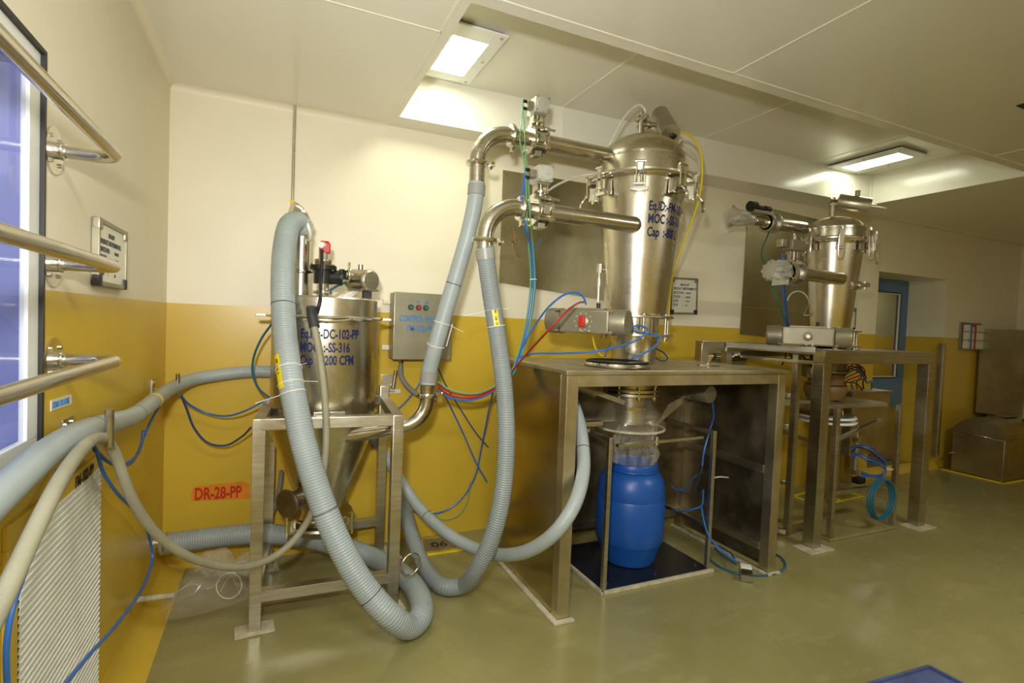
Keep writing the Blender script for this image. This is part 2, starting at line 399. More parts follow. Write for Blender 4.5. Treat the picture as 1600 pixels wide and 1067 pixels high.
# window in the left wall, the room behind it
w = bpy.data.objects.new('window_1', None); COL.objects.link(w); w.location = (0, -3, WZ0); w['kind'] = 'structure'
def rectring(mb, x0, x1, y0, y1, z0, z1, t):
    mb.bx(x0, x1, y0, y1, z0, z0+t, .001); mb.bx(x0, x1, y0, y1, z1-t, z1, .001); mb.bx(x0, x1, y0, y0+t, z0+t, z1-t, .001); mb.bx(x0, x1, y1-t, y1, z0+t, z1-t, .001)
mb = MB(); rectring(mb, -.03, .006, WY0, WY1, WZ0, WZ1, .012); mb.build('window_gasket', 'gasket', w)
mb = MB(); rectring(mb, -.022, -.004, WY0+.012, WY1-.012, WZ0+.012, WZ1-.012, .062); mb.build('window_frame', 'white', w)
mb = MB(); rectring(mb, -.125, -.023, WY0+.002, WY1-.002, WZ0+.002, WZ1-.002, .066); mb.build('window_reveal', 'reveal', w)
mb = MB(); mb.bx(-.018, -.012, WY0+.074, WY1-.074, WZ0+.074, WZ1-.074, 0); mb.build('window_pane', 'glass', w)
mb = MB(); mb.bx(-2.1, -2.0, -4.7, -.2, 0, 2.8, 0); mb.bx(-2.1, -.12, -.3, -.2, 0, 2.8, 0); mb.bx(-2.1, -.12, -4.8, -4.7, 0, 2.8, 0); mb.bx(-2.1, -.12, -4.8, -.2, 2.7, 2.8, 0); mb.bx(-2.1, -.12, -4.8, -.2, -.1, 0, 0)
struct(mb, 'wall_next_room', 'lavender')
mb = MB()
for z in (1.72, 1.42, 1.0): mb.bx(-2.0, -1.93, -4.6, -.4, z, z+.10, .01)
struct(mb, 'trim_next_room', 'railblue')

# door in the niche
dn = bpy.data.objects.new('door_1', None); COL.objects.link(dn); dn.location = (7.0, DD, 0); dn['kind'] = 'structure'
DY = DD+.02
def rr2(mb, y0, y1, x0, x1, z0, z1, t):
    mb.bx(x0, x1, y0, y1, z0, z0+t, .002); mb.bx(x0, x1, y0, y1, z1-t, z1, .002); mb.bx(x0, x0+t, y0, y1, z0+t, z1-t, .002); mb.bx(x1-t, x1, y0, y1, z0+t, z1-t, .002)
mb = MB(); rr2(mb, DY-.02, DY+.03, DX0+.004, DX1-.004, .88, DZ-.004, .15); mb.bx(DX0+.004, DX1-.004, DY-.02, DY+.03, .66, .88, .002)
mb.build('door_frame', 'doorblue', dn)
mb = MB(); rr2(mb, DY-.026, DY-.006, DX0+.15, DX1-.15, 1.02, DZ-.15, .012); mb.build('glazing_bead', 'gasket', dn)
mb = MB(); rr2(mb, DY-.022, DY-.002, DX0+.162, DX1-.162, 1.032, DZ-.162, .012); mb.build('glazing_trim', 'white', dn)
mb = MB(); mb.bx(DX0+.17, DX1-.17, DY, DY+.006, 1.04, DZ-.17, 0); mb.build('door_pane', 'clearglass', dn)
mb = MB(); mb.bx(DX0+.004, DX1-.004, DY-.015, DY+.03, .012, .66, .002); mb.build('kick_plate', 'table', dn)
mb = MB(); mb.mi = 1; mb.bx(DX0-1, 13, 1.9, 2.0, -.1, D, 0); mb.mi = 0; mb.bx(DX0-1, 13, 1.9, 2.0, D, 3, 0); mb.mi = 1; mb.bx(DX0-1, 13, .55, 1.9, -.12, -.02, 0); struct(mb, 'wall_beyond_door', ['plaster', 'yellow'])

# ceiling lamps
def lamp(label, x0, x1, y0, y1, dx0, dx1, dy0, dy1):
    t = thing('ceiling_light', label, 'ceiling light', ((x0+x1)/2, (y0+y1)/2, RZ-.028), 'recessed ceiling lights')
    mb = MB(); z0, z1 = RZ-.028, RZ-.016
    mb.bx(x0, dx0, y0, y1, z0, z1, .002); mb.bx(dx1, x1, y0, y1, z0, z1, .002); mb.bx(dx0, dx1, y0, dy0, z0, z1, .002); mb.bx(dx0, dx1, dy1, y1, z0, z1, .002)
    mb.build('lamp_frame', 'white', t)
    mb = MB(); mb.bx(x0+.02, x1-.02, y0+.02, y1-.02, z1, RZ-.002, .002); mb.build('housing', 'rubber', t)
    mb = MB(); mb.bx(dx0, dx1, dy0, dy1, z0+.002, z0+.010, .001); mb.build('diffuser', 'diff' if x0 < 3 else 'diff2', t)
    for a in (x0+.03, x1-.03):
        for b in (y0+.03, (y0+y1)/2, y1-.03):
            mb = MB(); mb.cyl((a, b, z0-.004), (a, b, z0+.001), .009, seg=10); mb.build('screw', 'steel', t)
lamp('bright square lamp in the ceiling recess nearest the left wall', 1.27, 1.645, -.90, -.27, 1.375, 1.575, -.78, -.36)
lamp('bright lamp at the far right end of the ceiling recess', 5.02, 5.42, -.93, -.31, 5.12, 5.32, -.85, -.38)
mb = MB(); mb.bx(4.08, 4.53, -2.47, -2.02, H-.006, H+.0, .001)
for i in range(12): mb.bx(4.10, 4.51, -2.45+i*.033, -2.435+i*.033, H-.012, H-.006, 0)
single(mb, 'ceiling_vent', 'rubber', 'dark slotted vent in the ceiling at the right edge', 'vent')

# ------------------------------------------------------------------ on the left wall
def rail(z, yflange, label):
    t = thing('wall_rail', label, 'handrail', (0, yflange, z), 'steel rails across the window')
    r = .0165; X = .150
    y1 = -5.2
    corner = arc3((X-.06, yflange-.06, z), (0, 1, 0), (1, 0, 0), .06, 0, PI/2, 10)
    pts = [V((.006, yflange, z)), V((X-.075, yflange, z))]+corner+[V((X, y, z)) for y in (-2.2, -3.0, -4.0, y1)]
    mb = MB(); mb.tube(pts, r, 20, raw=True); mb.build('tube', 'pipe', t)
    mb = MB(); mb.cyl((.0005, yflange, z), (.006, yflange, z), .062, seg=36); mb.build('flange', 'bright', t)
    mb = MB(); mb.cyl((.006, yflange, z), (.03, yflange, z), .022, seg=24); mb.torus((.022, yflange, z), (1, 0, 0), .020, .004, 24, 8); mb.build('collar', 'bright', t)
    for a in (45, 135, 225, 315):
        c, s = math.cos(math.radians(a))*.046, math.sin(math.radians(a))*.046
        mb = MB(); mb.cyl((.005, yflange+c, z+s), (.011, yflange+c, z+s), .006, seg=8); mb.build('bolt', 'steel', t)
rail(1.914, -1.683, 'topmost of the three steel handrails across the blue window')
rail(1.612, -1.683, 'middle of the three steel handrails across the blue window')
rail(1.350, -1.668, 'lowest of the three steel handrails, over the yellow paint')

def whiteboard(o, ax, ay, n, w, h, label, lines, tilt=0, tscale=1.0):
    """o: lower left corner on the wall; ax right, ay up, n out of the wall"""
    ax, ay, n = V(ax), V(ay), V(n); o = V(o)
    if tilt:
        ca, sa = math.cos(tilt), math.sin(tilt); ax, ay = ax*ca+ay*sa, ay*ca-ax*sa
    t = thing('notice_board', label, 'notice board', o+ax*w/2, 'small white notice boards')
    R = Matrix((ax, ay, n)).transposed(); th = .022
    C = lambda u, v, d: o+ax*u+ay*v+n*d
    mb = MB(); mb.box(C(w/2, h/2, .012), (w-.02, h-.02, .012), R=R, bev=.001); mb.build('panel', 'board', t)
    f = .016
    mb = MB()
    for u, v, a, b in ((w/2, f/2, w-.03, f), (w/2, h-f/2, w-.03, f), (f/2, h/2, f, h-.03), (w-f/2, h/2, f, h-.03)): mb.box(C(u, v, th/2+.001), (a, b, th), R=R, bev=.002)
    mb.build('frame', 'alu', t)
    for u in (.019, w-.019):
        for v in (.019, h-.019):
            mb = MB(); mb.box(C(u, v, th/2+.002), (.04, .04, th+.002), R=R, bev=.006); mb.build('corner_cap', 'rubber' if v < .1 else 'alu', t)
    fn = lambda uu, vv: planar(C(uu, vv, .0185), ax, ay)
    lettering('FM-102-PP', .030*tscale, 'greyink', t, fn(w*.34, h-.075*tscale), .0005, .8)
    y = h-.075*tscale
    for a, b in lines:
        y -= .037*tscale
        lettering(a, .032*tscale, 'greyink', t, fn(.032, y), .0005, .70*w/.295)
        if b: lettering(b, .022*tscale, 'greyink', t, fn(w*.55, y), .0002, .60*w/.295)
LN = [('PRODUCT METFORMIN HCL', ''), ('BATCH NO :', '2310-04281'), ('STATUS     :', 'RUNNING'), ('DATE        :', '11-03-22'), ('SIGN        :', 'A.K.')]
whiteboard((0, -1.352, 1.571), (0, 1, 0), (0, 0, 1), (1, 0, 0), .365, .225, 'white notice board in a metal frame on the left wall, below the top rail', [(a, b) for a, b in LN], 0, .72)

# hook bracket with an upright pin
def hook(base, plate, n, out, pin0, pin1, label, r=.012):
    """plate: (centre, half u, half v, u axis)"""
    t = thing('hose_hook', label, 'hook', base, 'wall hooks for hoses')
    c, hu, hv, u = plate; u = V(u); n = V(n); c = V(c)
    R = Matrix((u, V((0, 0, 1)), u.cross(V((0, 0, 1))))).transposed()
    mb = MB(); mb.box(c+n*.003, (hu*2, hv*2, .006), R=R, bev=.001); mb.build('plate', 'steel', t)
    for su in (-1, 1):
        q = c+u*su*hu*.6+V((0, 0, hv*.55)); mb = MB(); mb.cyl(q+n*.005, q+n*.011, .006, seg=8); mb.build('bolt', 'bright', t)
    mb = MB(); mb.cyl(c+n*.006-V((0, 0, hv*.5)), V(pin0)+V((0, 0, .012)), r*.9); mb.build('arm', 'steel', t)
    mb = MB(); mb.cyl(pin0, pin1, r); mb.build('pin', 'pipe', t)
hp0, hp1 = (0.1150, -1.6026, 1.0889), (0.1180, -1.6211, 1.2026)
hook((0, -1.575, 1.12), ((0, -1.56, 1.135), .045, .035, (0, 1, 0)), (1, 0, 0), .1, hp0, hp1, 'hose hook on the left wall below the handrails, under the painted words')
hp2, hp3 = (0.1000, -0.2685, 1.0571), (0.1000, -0.2806, 1.1666)
hook((0, -.36, 1.09), ((0, -.355, 1.11), .030, .035, (0, 1, 0)), (1, 0, 0), .1, hp2, hp3, 'hose hook near the left rear corner, holding the pale blue hose', .010)
t = thing('hose_label', 'pale strip with blue letters STAND FOR HOSES above the left wall hook', 'sign', (0, -1.65, 1.20))
mb = MB(); mb.box((.001, -1.60, 1.222), (.002, .16, .030), R=Matrix.Rotation(-.03, 3, 'X'), bev=0); mb.build('strip', 'board', t)
lettering('STAND FOR HOSES', .024, 'cyanink', t, planar((.0022, -1.672, 1.216), (0, 1, -.03), (0, 0, 1)), .0006, .62)

# louvred return-air grille low on the left wall
GY0, GY1, GZ0, GZ1 = -1.90, -1.255, .10, .945
t = thing('air_grille', 'white louvred return air grille low on the left wall', 'vent', (0, -1.55, GZ0))
mb = MB(); fr = .05
mb.bx(0, .012, GY0-.06, GY1+.02, GZ1-.01, GZ1+.045, .003); mb.bx(0, .012, GY0-.06, GY0-.005, .09, GZ1-.01, .003); mb.bx(0, .012, GY1, GY1+.02, .09, GZ1-.01, .002); mb.build('border', 'yellow', t)
mb = MB(); mb.bx(0, .004, GY0, GY1, GZ0, GZ1, 0); mb.build('backing', 'gasket', t)
n = 44
for i in range(n):
    z = GZ0+(GZ1-GZ0)*(i+.5)/n
    mb = MB(); mb.box((.012, (GY0+GY1)/2, z), (.004, GY1-GY0-.004, .0185), R=Matrix.Rotation(math.radians(10), 3, 'Y'), bev=0); mb.build('louvre', 'white', t)
lettering('FM-102-PP', .05, 'gasket', t, planar((.0135, -1.52, GZ1+.0), (0, 1, 0), (0, 0, 1)), .001, .8)
# capped pipe stub
t = thing('drain_stub', 'short pale pipe stub through the coving low on the left wall', 'pipe', (.0, -.73, .14))
a, b = V((-0.0154, -0.6200, 0.1505)), V((0.1290, -0.5200, 0.0989))
mb = MB(); mb.cyl(a, b, .013); mb.build('pipe', 'sealant', t)
mb = MB(); mb.cyl(a-(b-a).normalized()*.012, a+(b-a).normalized()*.01, .016); mb.build('end_cap', 'rubber', t)

# ------------------------------------------------------------------ on the back wall
for lab, q in (('left of two steel panels on the back wall, behind the large hopper', [(2.015, 2.59), (3.07, 2.60), (3.07, 1.70), (2.02, 1.79)]),
               ('right of two steel panels on the back wall, behind the far hopper', [(4.43, 2.67), (5.49, 2.63), (5.50, 1.44), (4.41, 1.485)])):
    t = thing('wall_panel', lab, 'steel panel', (sum(c[0] for c in q)/4, 0, min(c[1] for c in q)), 'steel panels on the back wall')
    mb = MB(); mb.prism([(x, z) for x, z in reversed(q)], (0, -.0005, 0), (1, 0, 0), (0, 0, 1), .008); o = mb.build('sheet', 'sheet', t)
    cx = sum(c[0] for c in q)/4; cz = sum(c[1] for c in q)/4
    for x, z in q+[((q[0][0]+q[3][0])/2, (q[0][1]+q[3][1])/2)]:
        x += (cx-x)*.05; z += (cz-z)*.08; mb = MB(); mb.cyl((x, -.008, z), (x, -.013, z), .009, seg=8); mb.build('screw', 'alu', t)
    if cx > 4: mb = MB(); mb.bar((4.44, -.0095, 1.735), (5.48, -.0095, 1.715), .008, .003, 0); mb.build('joint_strip', 'bright', t)
whiteboard((3.583, 0, 1.632), (1, 0, 0), (0, 0, 1), (0, -1, 0), .295, .31, 'white notice board on the back wall right of the large hopper', LN, .03, .92)
whiteboard((5.78, 0, 1.56), (1, 0, 0), (0, 0, 1), (0, -1, 0), .24, .24, 'small white notice board half hidden behind the far hopper', LN, 0, .72)
t = thing('painted_tag', 'red stencilled DR-28-PP on an orange patch low on the back wall', 'sign', (.28, 0, .39))
mb = MB(); mb.prism([(.135, .395), (.42, .380), (.445, .385), (.44, .47), (.40, .488), (.16, .482), (.14, .46)], (0, -.0004, 0), (1, 0, 0), (0, 0, 1), .001); mb.build('patch', 'orange', t)
lettering('DR-28-PP', .098, 'redink', t, planar((.153, -.0016, .402), (1, 0, -.03), (0, 0, 1)), .003, .62)

# control panel
t = thing('control_panel', 'steel control box on the back wall with three round buttons', 'control panel', (1.43, 0, 1.24))
cx0, cx1, cz0, cz1, cy = 1.243, 1.625, 1.245, 1.668, -.16
mb = MB(); mb.bx(cx0, cx1, cy+.02, -.012, cz0, cz1, .004); mb.build('box', 'alu', t)
mb = MB(); mb.bx(cx0-.002, cx1+.004, cy, cy+.02, cz0-.004, cz1+.004, .006); dr = mb.build('door', 'alu', t)
for x, m in ((.165, 'green'), (.215, 'red'), (.262, 'green')):
    x += cx0-.06; z = 1.578
    mb = MB(); mb.cyl((x, cy, z), (x, cy-.008, z), .018, seg=20); b = mb.build('button_bezel', 'rubber', t)
    mb = MB(); mb.cyl((x, cy-.008, z), (x, cy-.016, z), .0125, .011, seg=20); mb.build('button', m, b)['label'] = m+' push button'
lettering('OFF', .020, 'cyanink', t, planar((cx0+.136, cy-.0005, 1.606), (1, 0, 0), (0, 0, 1)), .0008, .8)
lettering('ON', .020, 'cyanink', t, planar((cx0+.196, cy-.0005, 1.606), (1, 0, 0), (0, 0, 1)), .0008, .8)
lettering('CONTROL PANEL', .054, 'cyanink', t, planar((cx0+.034, cy-.0005, 1.488), (1, 0, -.01), (0, 0, 1)), .0014, .60)
lettering('FM-102-PP', .056, 'cyanink', t, planar((cx0+.085, cy-.0005, 1.425), (1, 0, -.01), (0, 0, 1)), .0014, .66)
for z in (1.61, 1.31):
    mb = MB(); mb.bx(cx0-.045, cx0, -.03, -.001, z-.016, z+.016, .003); mb.cyl((cx0-.028, -.03, z), (cx0-.028, -.038, z), .009, seg=8); mb.build('mounting_lug', 'cream', t)
mb = MB(); mb.cyl((cx1-.065, cy, 1.325), (cx1-.065, cy-.006, 1.325), .014); mb.build('lock', 'rubber', t)
mb = MB(); mb.cyl((1.315, -.07, cz0), (1.315, -.07, cz0-.05), .012, seg=16); mb.cyl((1.315, -.07, cz0-.012), (1.315, -.07, cz0-.03), .017, seg=6); mb.build('cable_gland', 'bright', t)
single(MB().tube([(1.315, -.07, 1.195), (1.318, -.075, 1.13), (1.36, -.09, 1.06), (1.44, -.11, 1.0), (1.55, -.12, .97)], .017, 14), 'flexible_conduit', 'conduit', 'grey flexible conduit curving down from the control box', 'conduit')
t = thing('hose_hook', 'hose hook on the back wall below the control box', 'hook', (1.25, 0, 1.03), 'wall hooks for hoses')
mb = MB(); mb.bx(1.205, 1.305, -.006, 0, 1.04, 1.13, .001); mb.build('plate', 'steel', t)
mb = MB(); mb.bx(1.255, 1.275, -.07, -.006, 1.055, 1.075, .002); mb.build('arm', 'steel', t)
mb = MB(); mb.cyl((1.268, -.075, 1.05), (1.283, -.075, 1.165), .012); mb.build('pin', 'pipe', t)
for x in (1.222, 1.29): mb = MB(); mb.cyl((x, -.006, 1.055), (x, -.011, 1.055), .006, seg=8); mb.build('bolt', 'bright', t)
t = thing('hose_label', 'pale strip with tiny blue letters under the hook below the control box', 'sign', (1.24, 0, 1.005))
mb = MB(); mb.bx(1.185, 1.335, -.002, 0, 1.005, 1.03, 0); mb.build('strip', 'board', t)
lettering('STAND FOR HOSE', .018, 'cyanink', t, planar((1.20, -.0024, 1.011), (1, 0, 0), (0, 0, 1)), .0005, .66)

# thin steel drop pipe from the ceiling with a yellow end
t = thing('drop_pipe', 'thin steel pipe down the back wall with a yellow band', 'pipe', (.637, -.03, 2.1))
mb = MB(); mb.cyl((.637, -.03, 2.19), (.637, -.03, H), .009); mb.build('pipe', 'pipe', t)
mb = MB(); mb.cyl((.637, -.03, 2.03), (.637, -.03, 2.19), .0115); mb.build('band', 'tag', t)['label'] = 'yellow lower end'

# document rack, corner post, cabinet and bin at the far right
t = thing('document_rack', 'wire document rack with papers and a red folder on the far wall', 'rack', (8.2, -.03, 1.39))
mb = MB(); mb.bx(7.98, 8.42, -.02, -.001, 1.40, 1.73, .002); mb.build('back_plate', 'alu', t)
for z in (1.42, 1.52, 1.62): mb = MB(); mb.tube([(7.98, -.005, z), (7.99, -.085, z), (8.43, -.085, z), (8.45, -.005, z)], .004, 8); mb.build('wire', 'alu', t)
for i, (m, x0, x1, z1) in enumerate((('board', 8.02, 8.07, 1.70), ('railblue', 8.075, 8.11, 1.71), ('board', 8.115, 8.15, 1.68), ('red', 8.155, 8.20, 1.70), ('board', 8.205, 8.42, 1.70))):
    lab = ['white folder at the left end of the wire rack', 'blue folder in the wire rack', 'white folder between the blue and red folders in the rack', 'red folder in the wire rack', 'wide sheaf of white papers filling the right of the rack'][i]
    single(MB().bx(x0, x1, -.075, -.025, 1.41, z1, .002), 'folder', m, lab, 'folder', 'folders in the wire rack')
single(MB().bx(7.575, 7.645, -.045, -.001, .16, 1.47, .003).bx(7.595, 7.625, -.055, -.045, .16, 1.47, .002), 'corner_guard', 'table', 'tall narrow steel guard on the wall beside the door niche', 'steel guard')
t = thing('steel_cabinet', 'tall stainless cabinet in the far right corner behind the bin', 'cabinet', (8.9, -.35, 0))
mb = MB(); mb.bx(8.36, 9.25, -.50, -.04, .64, 1.66, .012); mb.build('body', 'binsteel', t)
mb = MB(); mb.bx(8.58, 9.23, -.46, -.06, 0, .635, .006); mb.build('plinth', 'binsteel', t)
mb = MB(); mb.bx(8.38, 9.1, -.512, -.500, .66, 1.14, .004); mb.build('door', 'binsteel', t)
mb = MB(); mb.bx(8.38, 9.1, -.512, -.500, 1.16, 1.64, .004); mb.build('door', 'binsteel', t)
mb = MB(); mb.bx(8.44, 8.64, -.518, -.512, 1.26, 1.33, .002); mb.build('label_plate', 'alu', t)
mb = MB(); mb.tube([(8.46, -.512, 1.42), (8.45, -.56, 1.43), (8.45, -.56, 1.54), (8.46, -.512, 1.55)], .012, 10); mb.build('handle', 'rubber', t)
t = thing('lidded_bin', 'low stainless bin with a rounded lid at the far right', 'bin', (8.2, -.35, 0))
bx0, bx1, by0, by1, bz = 7.70, 8.55, -.62, -.14, .46
mb = MB(); mb.bx(bx0, bx1, by0, by1, .012, bz, .012); mb.build('body', 'binsteel', t)
pr = [(by0, bz+.002)]+[(by0+(by1-by0)*i/12, bz+.002+.20*math.sin(PI*(i+.8)/13.5)**.75) for i in range(13)]+[(by1, bz+.002)]
mb = MB(); mb.prism(pr, (bx0, 0, 0), (0, 1, 0), (0, 0, 1), bx1-bx0); mb.build('lid', 'binsteel', t)
mb = MB(); mb.tube([(bx0-.001, -.5, .455), (bx0-.02, -.47, .462), (bx0-.02, -.31, .475), (bx0-.001, -.28, .475)], .006, 8); mb.build('handle', 'bright', t)
mb = MB(); mb.box((8.25, -.40, bz+.21), (.30, .10, .012), bev=.003); mb.build('lid_strap', 'alu', t)
mb = MB(); mb.cyl((bx0, -.16, .22), (bx0-.07, -.16, .22), .012); mb.build('knob', 'alu', t)
mb = MB(); mb.bx(bx0-.03, 9.28, by0-.03, by0-.005, 0, .010, .002); mb.bx(bx0-.03, bx0-.006, by0-.03, -.06, 0, .010, .002); single(mb, 'floor_marking', 'tag', 'yellow line on the floor around the lidded bin', 'floor marking')
# floor sign 06 and tray
t = thing('floor_plate', 'plate marked 06 in a yellow border on the floor by the back wall', 'floor sign', (1.6, -.15, 0))
c = [V((1.468, -.055, 0)), V((1.745, -.06, 0)), V((1.712, -.305, 0)), V((1.430, -.300, 0))]
mb = MB(); mb.prism([(q.x, q.y) for q in reversed(c)], (0, 0, .001), (1, 0, 0), (0, 1, 0), .012); mb.build('border', 'tag', t)
m0 = sum(c, V())/4
mb = MB(); mb.prism([((m0+(q-m0)*.74).x, (m0+(q-m0)*.74).y) for q in reversed(c)], (0, 0, .013), (1, 0, 0), (0, 1, 0), .003); mb.build('plate', 'conc', t)
for k in (.82, .91): mb = MB(); [mb.bar(m0+(c[i]-m0)*k+V((0, 0, .0135)), m0+(c[(i+1) % 4]-m0)*k+V((0, 0, .0135)), .003, .003, 0) for i in range(4)]; mb.build('border_stripe', 'conc', t)
lettering('06', .11, 'gasket', t, planar((1.525, -.222, .0162), (1, -.08, 0), (.08, 1, 0)), .002, 1.0)
t = thing('blue_tray', 'corner of a scuffed blue tray on the floor at the bottom edge', 'tray', (3.2, -2.5, 0))
q = [V((2.9673, -2.1732, 0.0300)), V((3.2674, -2.1940, 0.0300)), V((3.2719, -2.3081, 0.0300))]
q.append(q[0]+q[2]-q[1]); ext = [q[1], q[1]+(q[2]-q[1])*3.2, q[1]+(q[2]-q[1])*3.2+(q[0]-q[1])*3, q[1]+(q[0]-q[1])*3]
mb = MB(); mb.prism([(v.x, v.y) for v in ext], (0, 0, .003), (1, 0, 0), (0, 1, 0), .026); mb.build('base', 'traysteel', t)
mb = MB(); [mb.bar(ext[i]+V((0, 0, .004)), ext[(i+1) % 4]+V((0, 0, .004)), .012, .016) for i in range(4)]; mb.build('rim', 'traysteel', t)

# ------------------------------------------------------------------ dust collector on its stand
def sq_leg(x, y, z0, z1, w): return MB().bx(x-w/2, x+w/2, y-w/2, y+w/2, z0, z1, .004)
t = thing('tank_stand', 'square tube steel stand carrying the dust collector tank at left', 'stand', (.82, -.46, 0))
FL, FR, BL, BR = (.500, -.80), (1.140, -.825), (.548, -.165), (1.200, -.125)
ST, W = 1.012, .055
for q, lo in ((FL, 0), (FR, 0), (BL, 0), (BR, 0)): sq_leg(*q, lo+.006, ST+(.06 if q == BR else 0), W).build('leg', 'steel', t)
for a, b, nm in ((FL, FR, 'top_beam'), (BL, BR, 'top_beam'), (FL, BL, 'top_beam'), (FR, BR, 'top_beam')):
    mb = MB(); mb.bar((*a, ST-W/2), (*b, ST-W/2), W, W, .004); mb.build(nm, 'steel', t)
for a, b, z in ((FL, FR, .170), (BL, BR, .20), (FL, BL, .18)):
    mb = MB(); mb.bar((*a, z), (*b, z), W*.95, W*.95, .004); mb.build('rail', 'steel', t)
for q in (FL, FR, BL, BR): mb = MB(); mb.box((q[0]+.0, q[1], .006), (.17 if q == FL else .12, .10, .010), rz=.08, bev=.003); mb.build('foot_plate', 'sealant', t)
single(MB().torus((1.228, -.845, .225), (.35, -.94, .0), .056, .006, 40, 10).box((1.174, -.84, .252), (.012, .012, .05)), 'clamp_ring', 'pipe', 'loose round clamp ring hanging from the front right stand leg', 'ring')

AX, AY = .812, -.46
t = thing('dust_collector', 'steel dust collector tank with a cone bottom on the left stand', 'tank', (AX, AY, .36))
R0 = .272
mb = MB(); mb.lathe([(.098, .40), (.10, .43), (R0, .885), (R0, 1.49)], (AX, AY, 0), seg=72, cap=False); mb.build('body', 'vessel', t)
mb = MB(); mb.lathe([(R0-.004, 1.497), (R0-.004, 1.592), (R0-.012, 1.60), (.02, 1.604)], (AX, AY, 0), seg=72); mb.build('lid', 'vessel', t)
mb = MB(); mb.lathe([(R0, 1.484), (R0+.028, 1.486), (R0+.034, 1.494), (R0+.028, 1.502), (R0, 1.504)], (AX, AY, 0), seg=72, cap=False); mb.build('flange_band', 'bright', t)
mb = MB(); mb.lathe([(R0, .968), (R0+.012, .969), (R0+.012, .981), (R0, .982)], (AX, AY, 0), seg=64, cap=False); mb.build('support_band', 'steel', t)
def around(a, r, z, ax=AX, ay=AY):
    """a is measured from the camera side, to the right"""
    d = V((CC.x-ax, CC.y-ay, 0)).normalized(); rt = V((-d.y, d.x, 0))
    n = d*math.cos(a)+rt*math.sin(a)
    return V((ax, ay, z))+n*r, n, V((-n.y, n.x, 0))
# clamp band screw in front right of the band
p, n, tg = around(.50, R0+.036, 1.487)
mb = MB(); mb.tube([around(-.35, R0+.035, 1.480)[0], around(0, R0+.037, 1.474)[0], around(.35, R0+.040, 1.484)[0], p+n*.02], .006, 8); mb.tube([p+n*.015-tg*.06, p+n*.03, p+n*.02+tg*.07], .008, 8); mb.bar(p+n*.018-tg*.05, p+n*.018+tg*.05, .02, .012); mb.build('band_clamp', 'bright', t)
for a in (-1.5, 1.45):
    p, n, tg = around(a, R0+.045, 1.493); R = Matrix((n, tg, V((0, 0, 1)))).transposed()
    mb = MB(); mb.box(p, (.06, .05, .014), R=R); mb.build('band_lug', 'steel', t)
for a in (.1, -.55):
    p, n, tg = around(a, R0, .985); R = Matrix((tg, V((0, 0, 1)), n)).transposed()
    mb = MB(); mb.box(p+n*.012, (.15, .075, .008), R=R); mb.box(p+n*.03, (.15, .008, .05), R=R); mb.build('support_bracket', 'steel', t)
# outlet clamp at the cone bottom
mb = MB(); mb.lathe([(.098, .425), (.165, .424), (.170, .418), (.165, .408), (.098, .406)], (AX, AY, 0)); mb.build('outlet_flange', 'bright', t)
mb = MB(); mb.lathe([(.02, .350), (.165, .352), (.170, .360), (.165, .372), (.12, .374), (.098, .40)], (AX, AY, 0)); mb.build('bottom_lid', 'steel', t)
for a in (-1.0, .95, 2.4, -2.5):
    p, n, tg = around(a, .178, .385); R = Matrix((n, tg, V((0, 0, 1)))).transposed()
    mb = MB(); mb.box(p, (.035, .05, .075), R=R); mb.cyl(p+n*.02+V((0, 0, -.06)), p+n*.02+V((0, 0, .06)), .006, seg=8); mb.build('toggle_latch', 'bright', t)
a = V((0.6354, -0.6000, 0.5268)); d = V((-.62, -.55, -.02)).normalized()
mb = MB(); mb.cyl(a+V((.14, .12, .0)), a, .052, seg=32); mb.cyl(a-d*.012, a+d*.012, .068, seg=36); mb.torus(a, d, .066, .009, 36, 8); mb.build('side_nozzle', 'darksteel', t)
# lettering on the tank
def cylmap(a0, r, z, ax=AX, ay=AY, rfun=None):
    def fn(u, v, w):
        rr = rfun(z+v) if rfun else r
        p, n, tg = around(a0+u/r, rr+.0006+w, z+v, ax, ay); return p
    return fn
for s, z in (('Eq.ID:-DC-102-PP', 1.388), ('MOC  :-SS-316', 1.320), ('Cap   :-200 CFM', 1.256)):
    lettering(s, .066, 'ink', t, cylmap(-.45, R0, z), .0022, .60, thick=.0006)
# top: riser pipe, elbow with clamp
px_, py_ = .680, -.40
mb = MB(); mb.tube([(px_, py_, 1.595), (px_, py_, 1.8), (px_, py_, 1.985)], .047, 28, raw=True); mb.build('riser_pipe', 'pipe', t)
mb = MB(); mb.lathe([(.047, -.010), (.062, -.008), (.064, 0), (.062, .008), (.047, .010)], (px_, py_, 1.735), seg=36, cap=False); mb.bar((px_+.06, py_-.02, 1.735), (px_+.135, py_-.05, 1.73), .02, .014); mb.tube([(px_+.10, py_-.04, 1.72), (px_+.13, py_-.05, 1.735), (px_+.15, py_-.06, 1.76)], .007, 8); mb.build('pipe_clamp', 'bright', t)
mb = MB(); mb.tube(arc3((px_-.075, py_-.02, 1.985), (.966, .258, 0), (0, 0, 1), .078, 0, 1.35, 12), .048, 28, raw=True); mb.build('elbow', 'pipe', t)
e_c = V((px_-.075+.075*.22*.966, py_-.02+.075*.22*.258, 1.985+.078*.976))
mb = MB(); mb.torus(V((0.6918, -0.4200, 1.9613)), (.9, .3, .35), .060, .009, 36, 8); mb.cyl(V((0.6719, -0.4200, 1.9866))+V((-.012, -.02, .062)), V((0.6719, -0.4200, 1.9866))+V((.022, -.02, .072)), .011, seg=10); mb.build('elbow_clamp', 'tie', t)
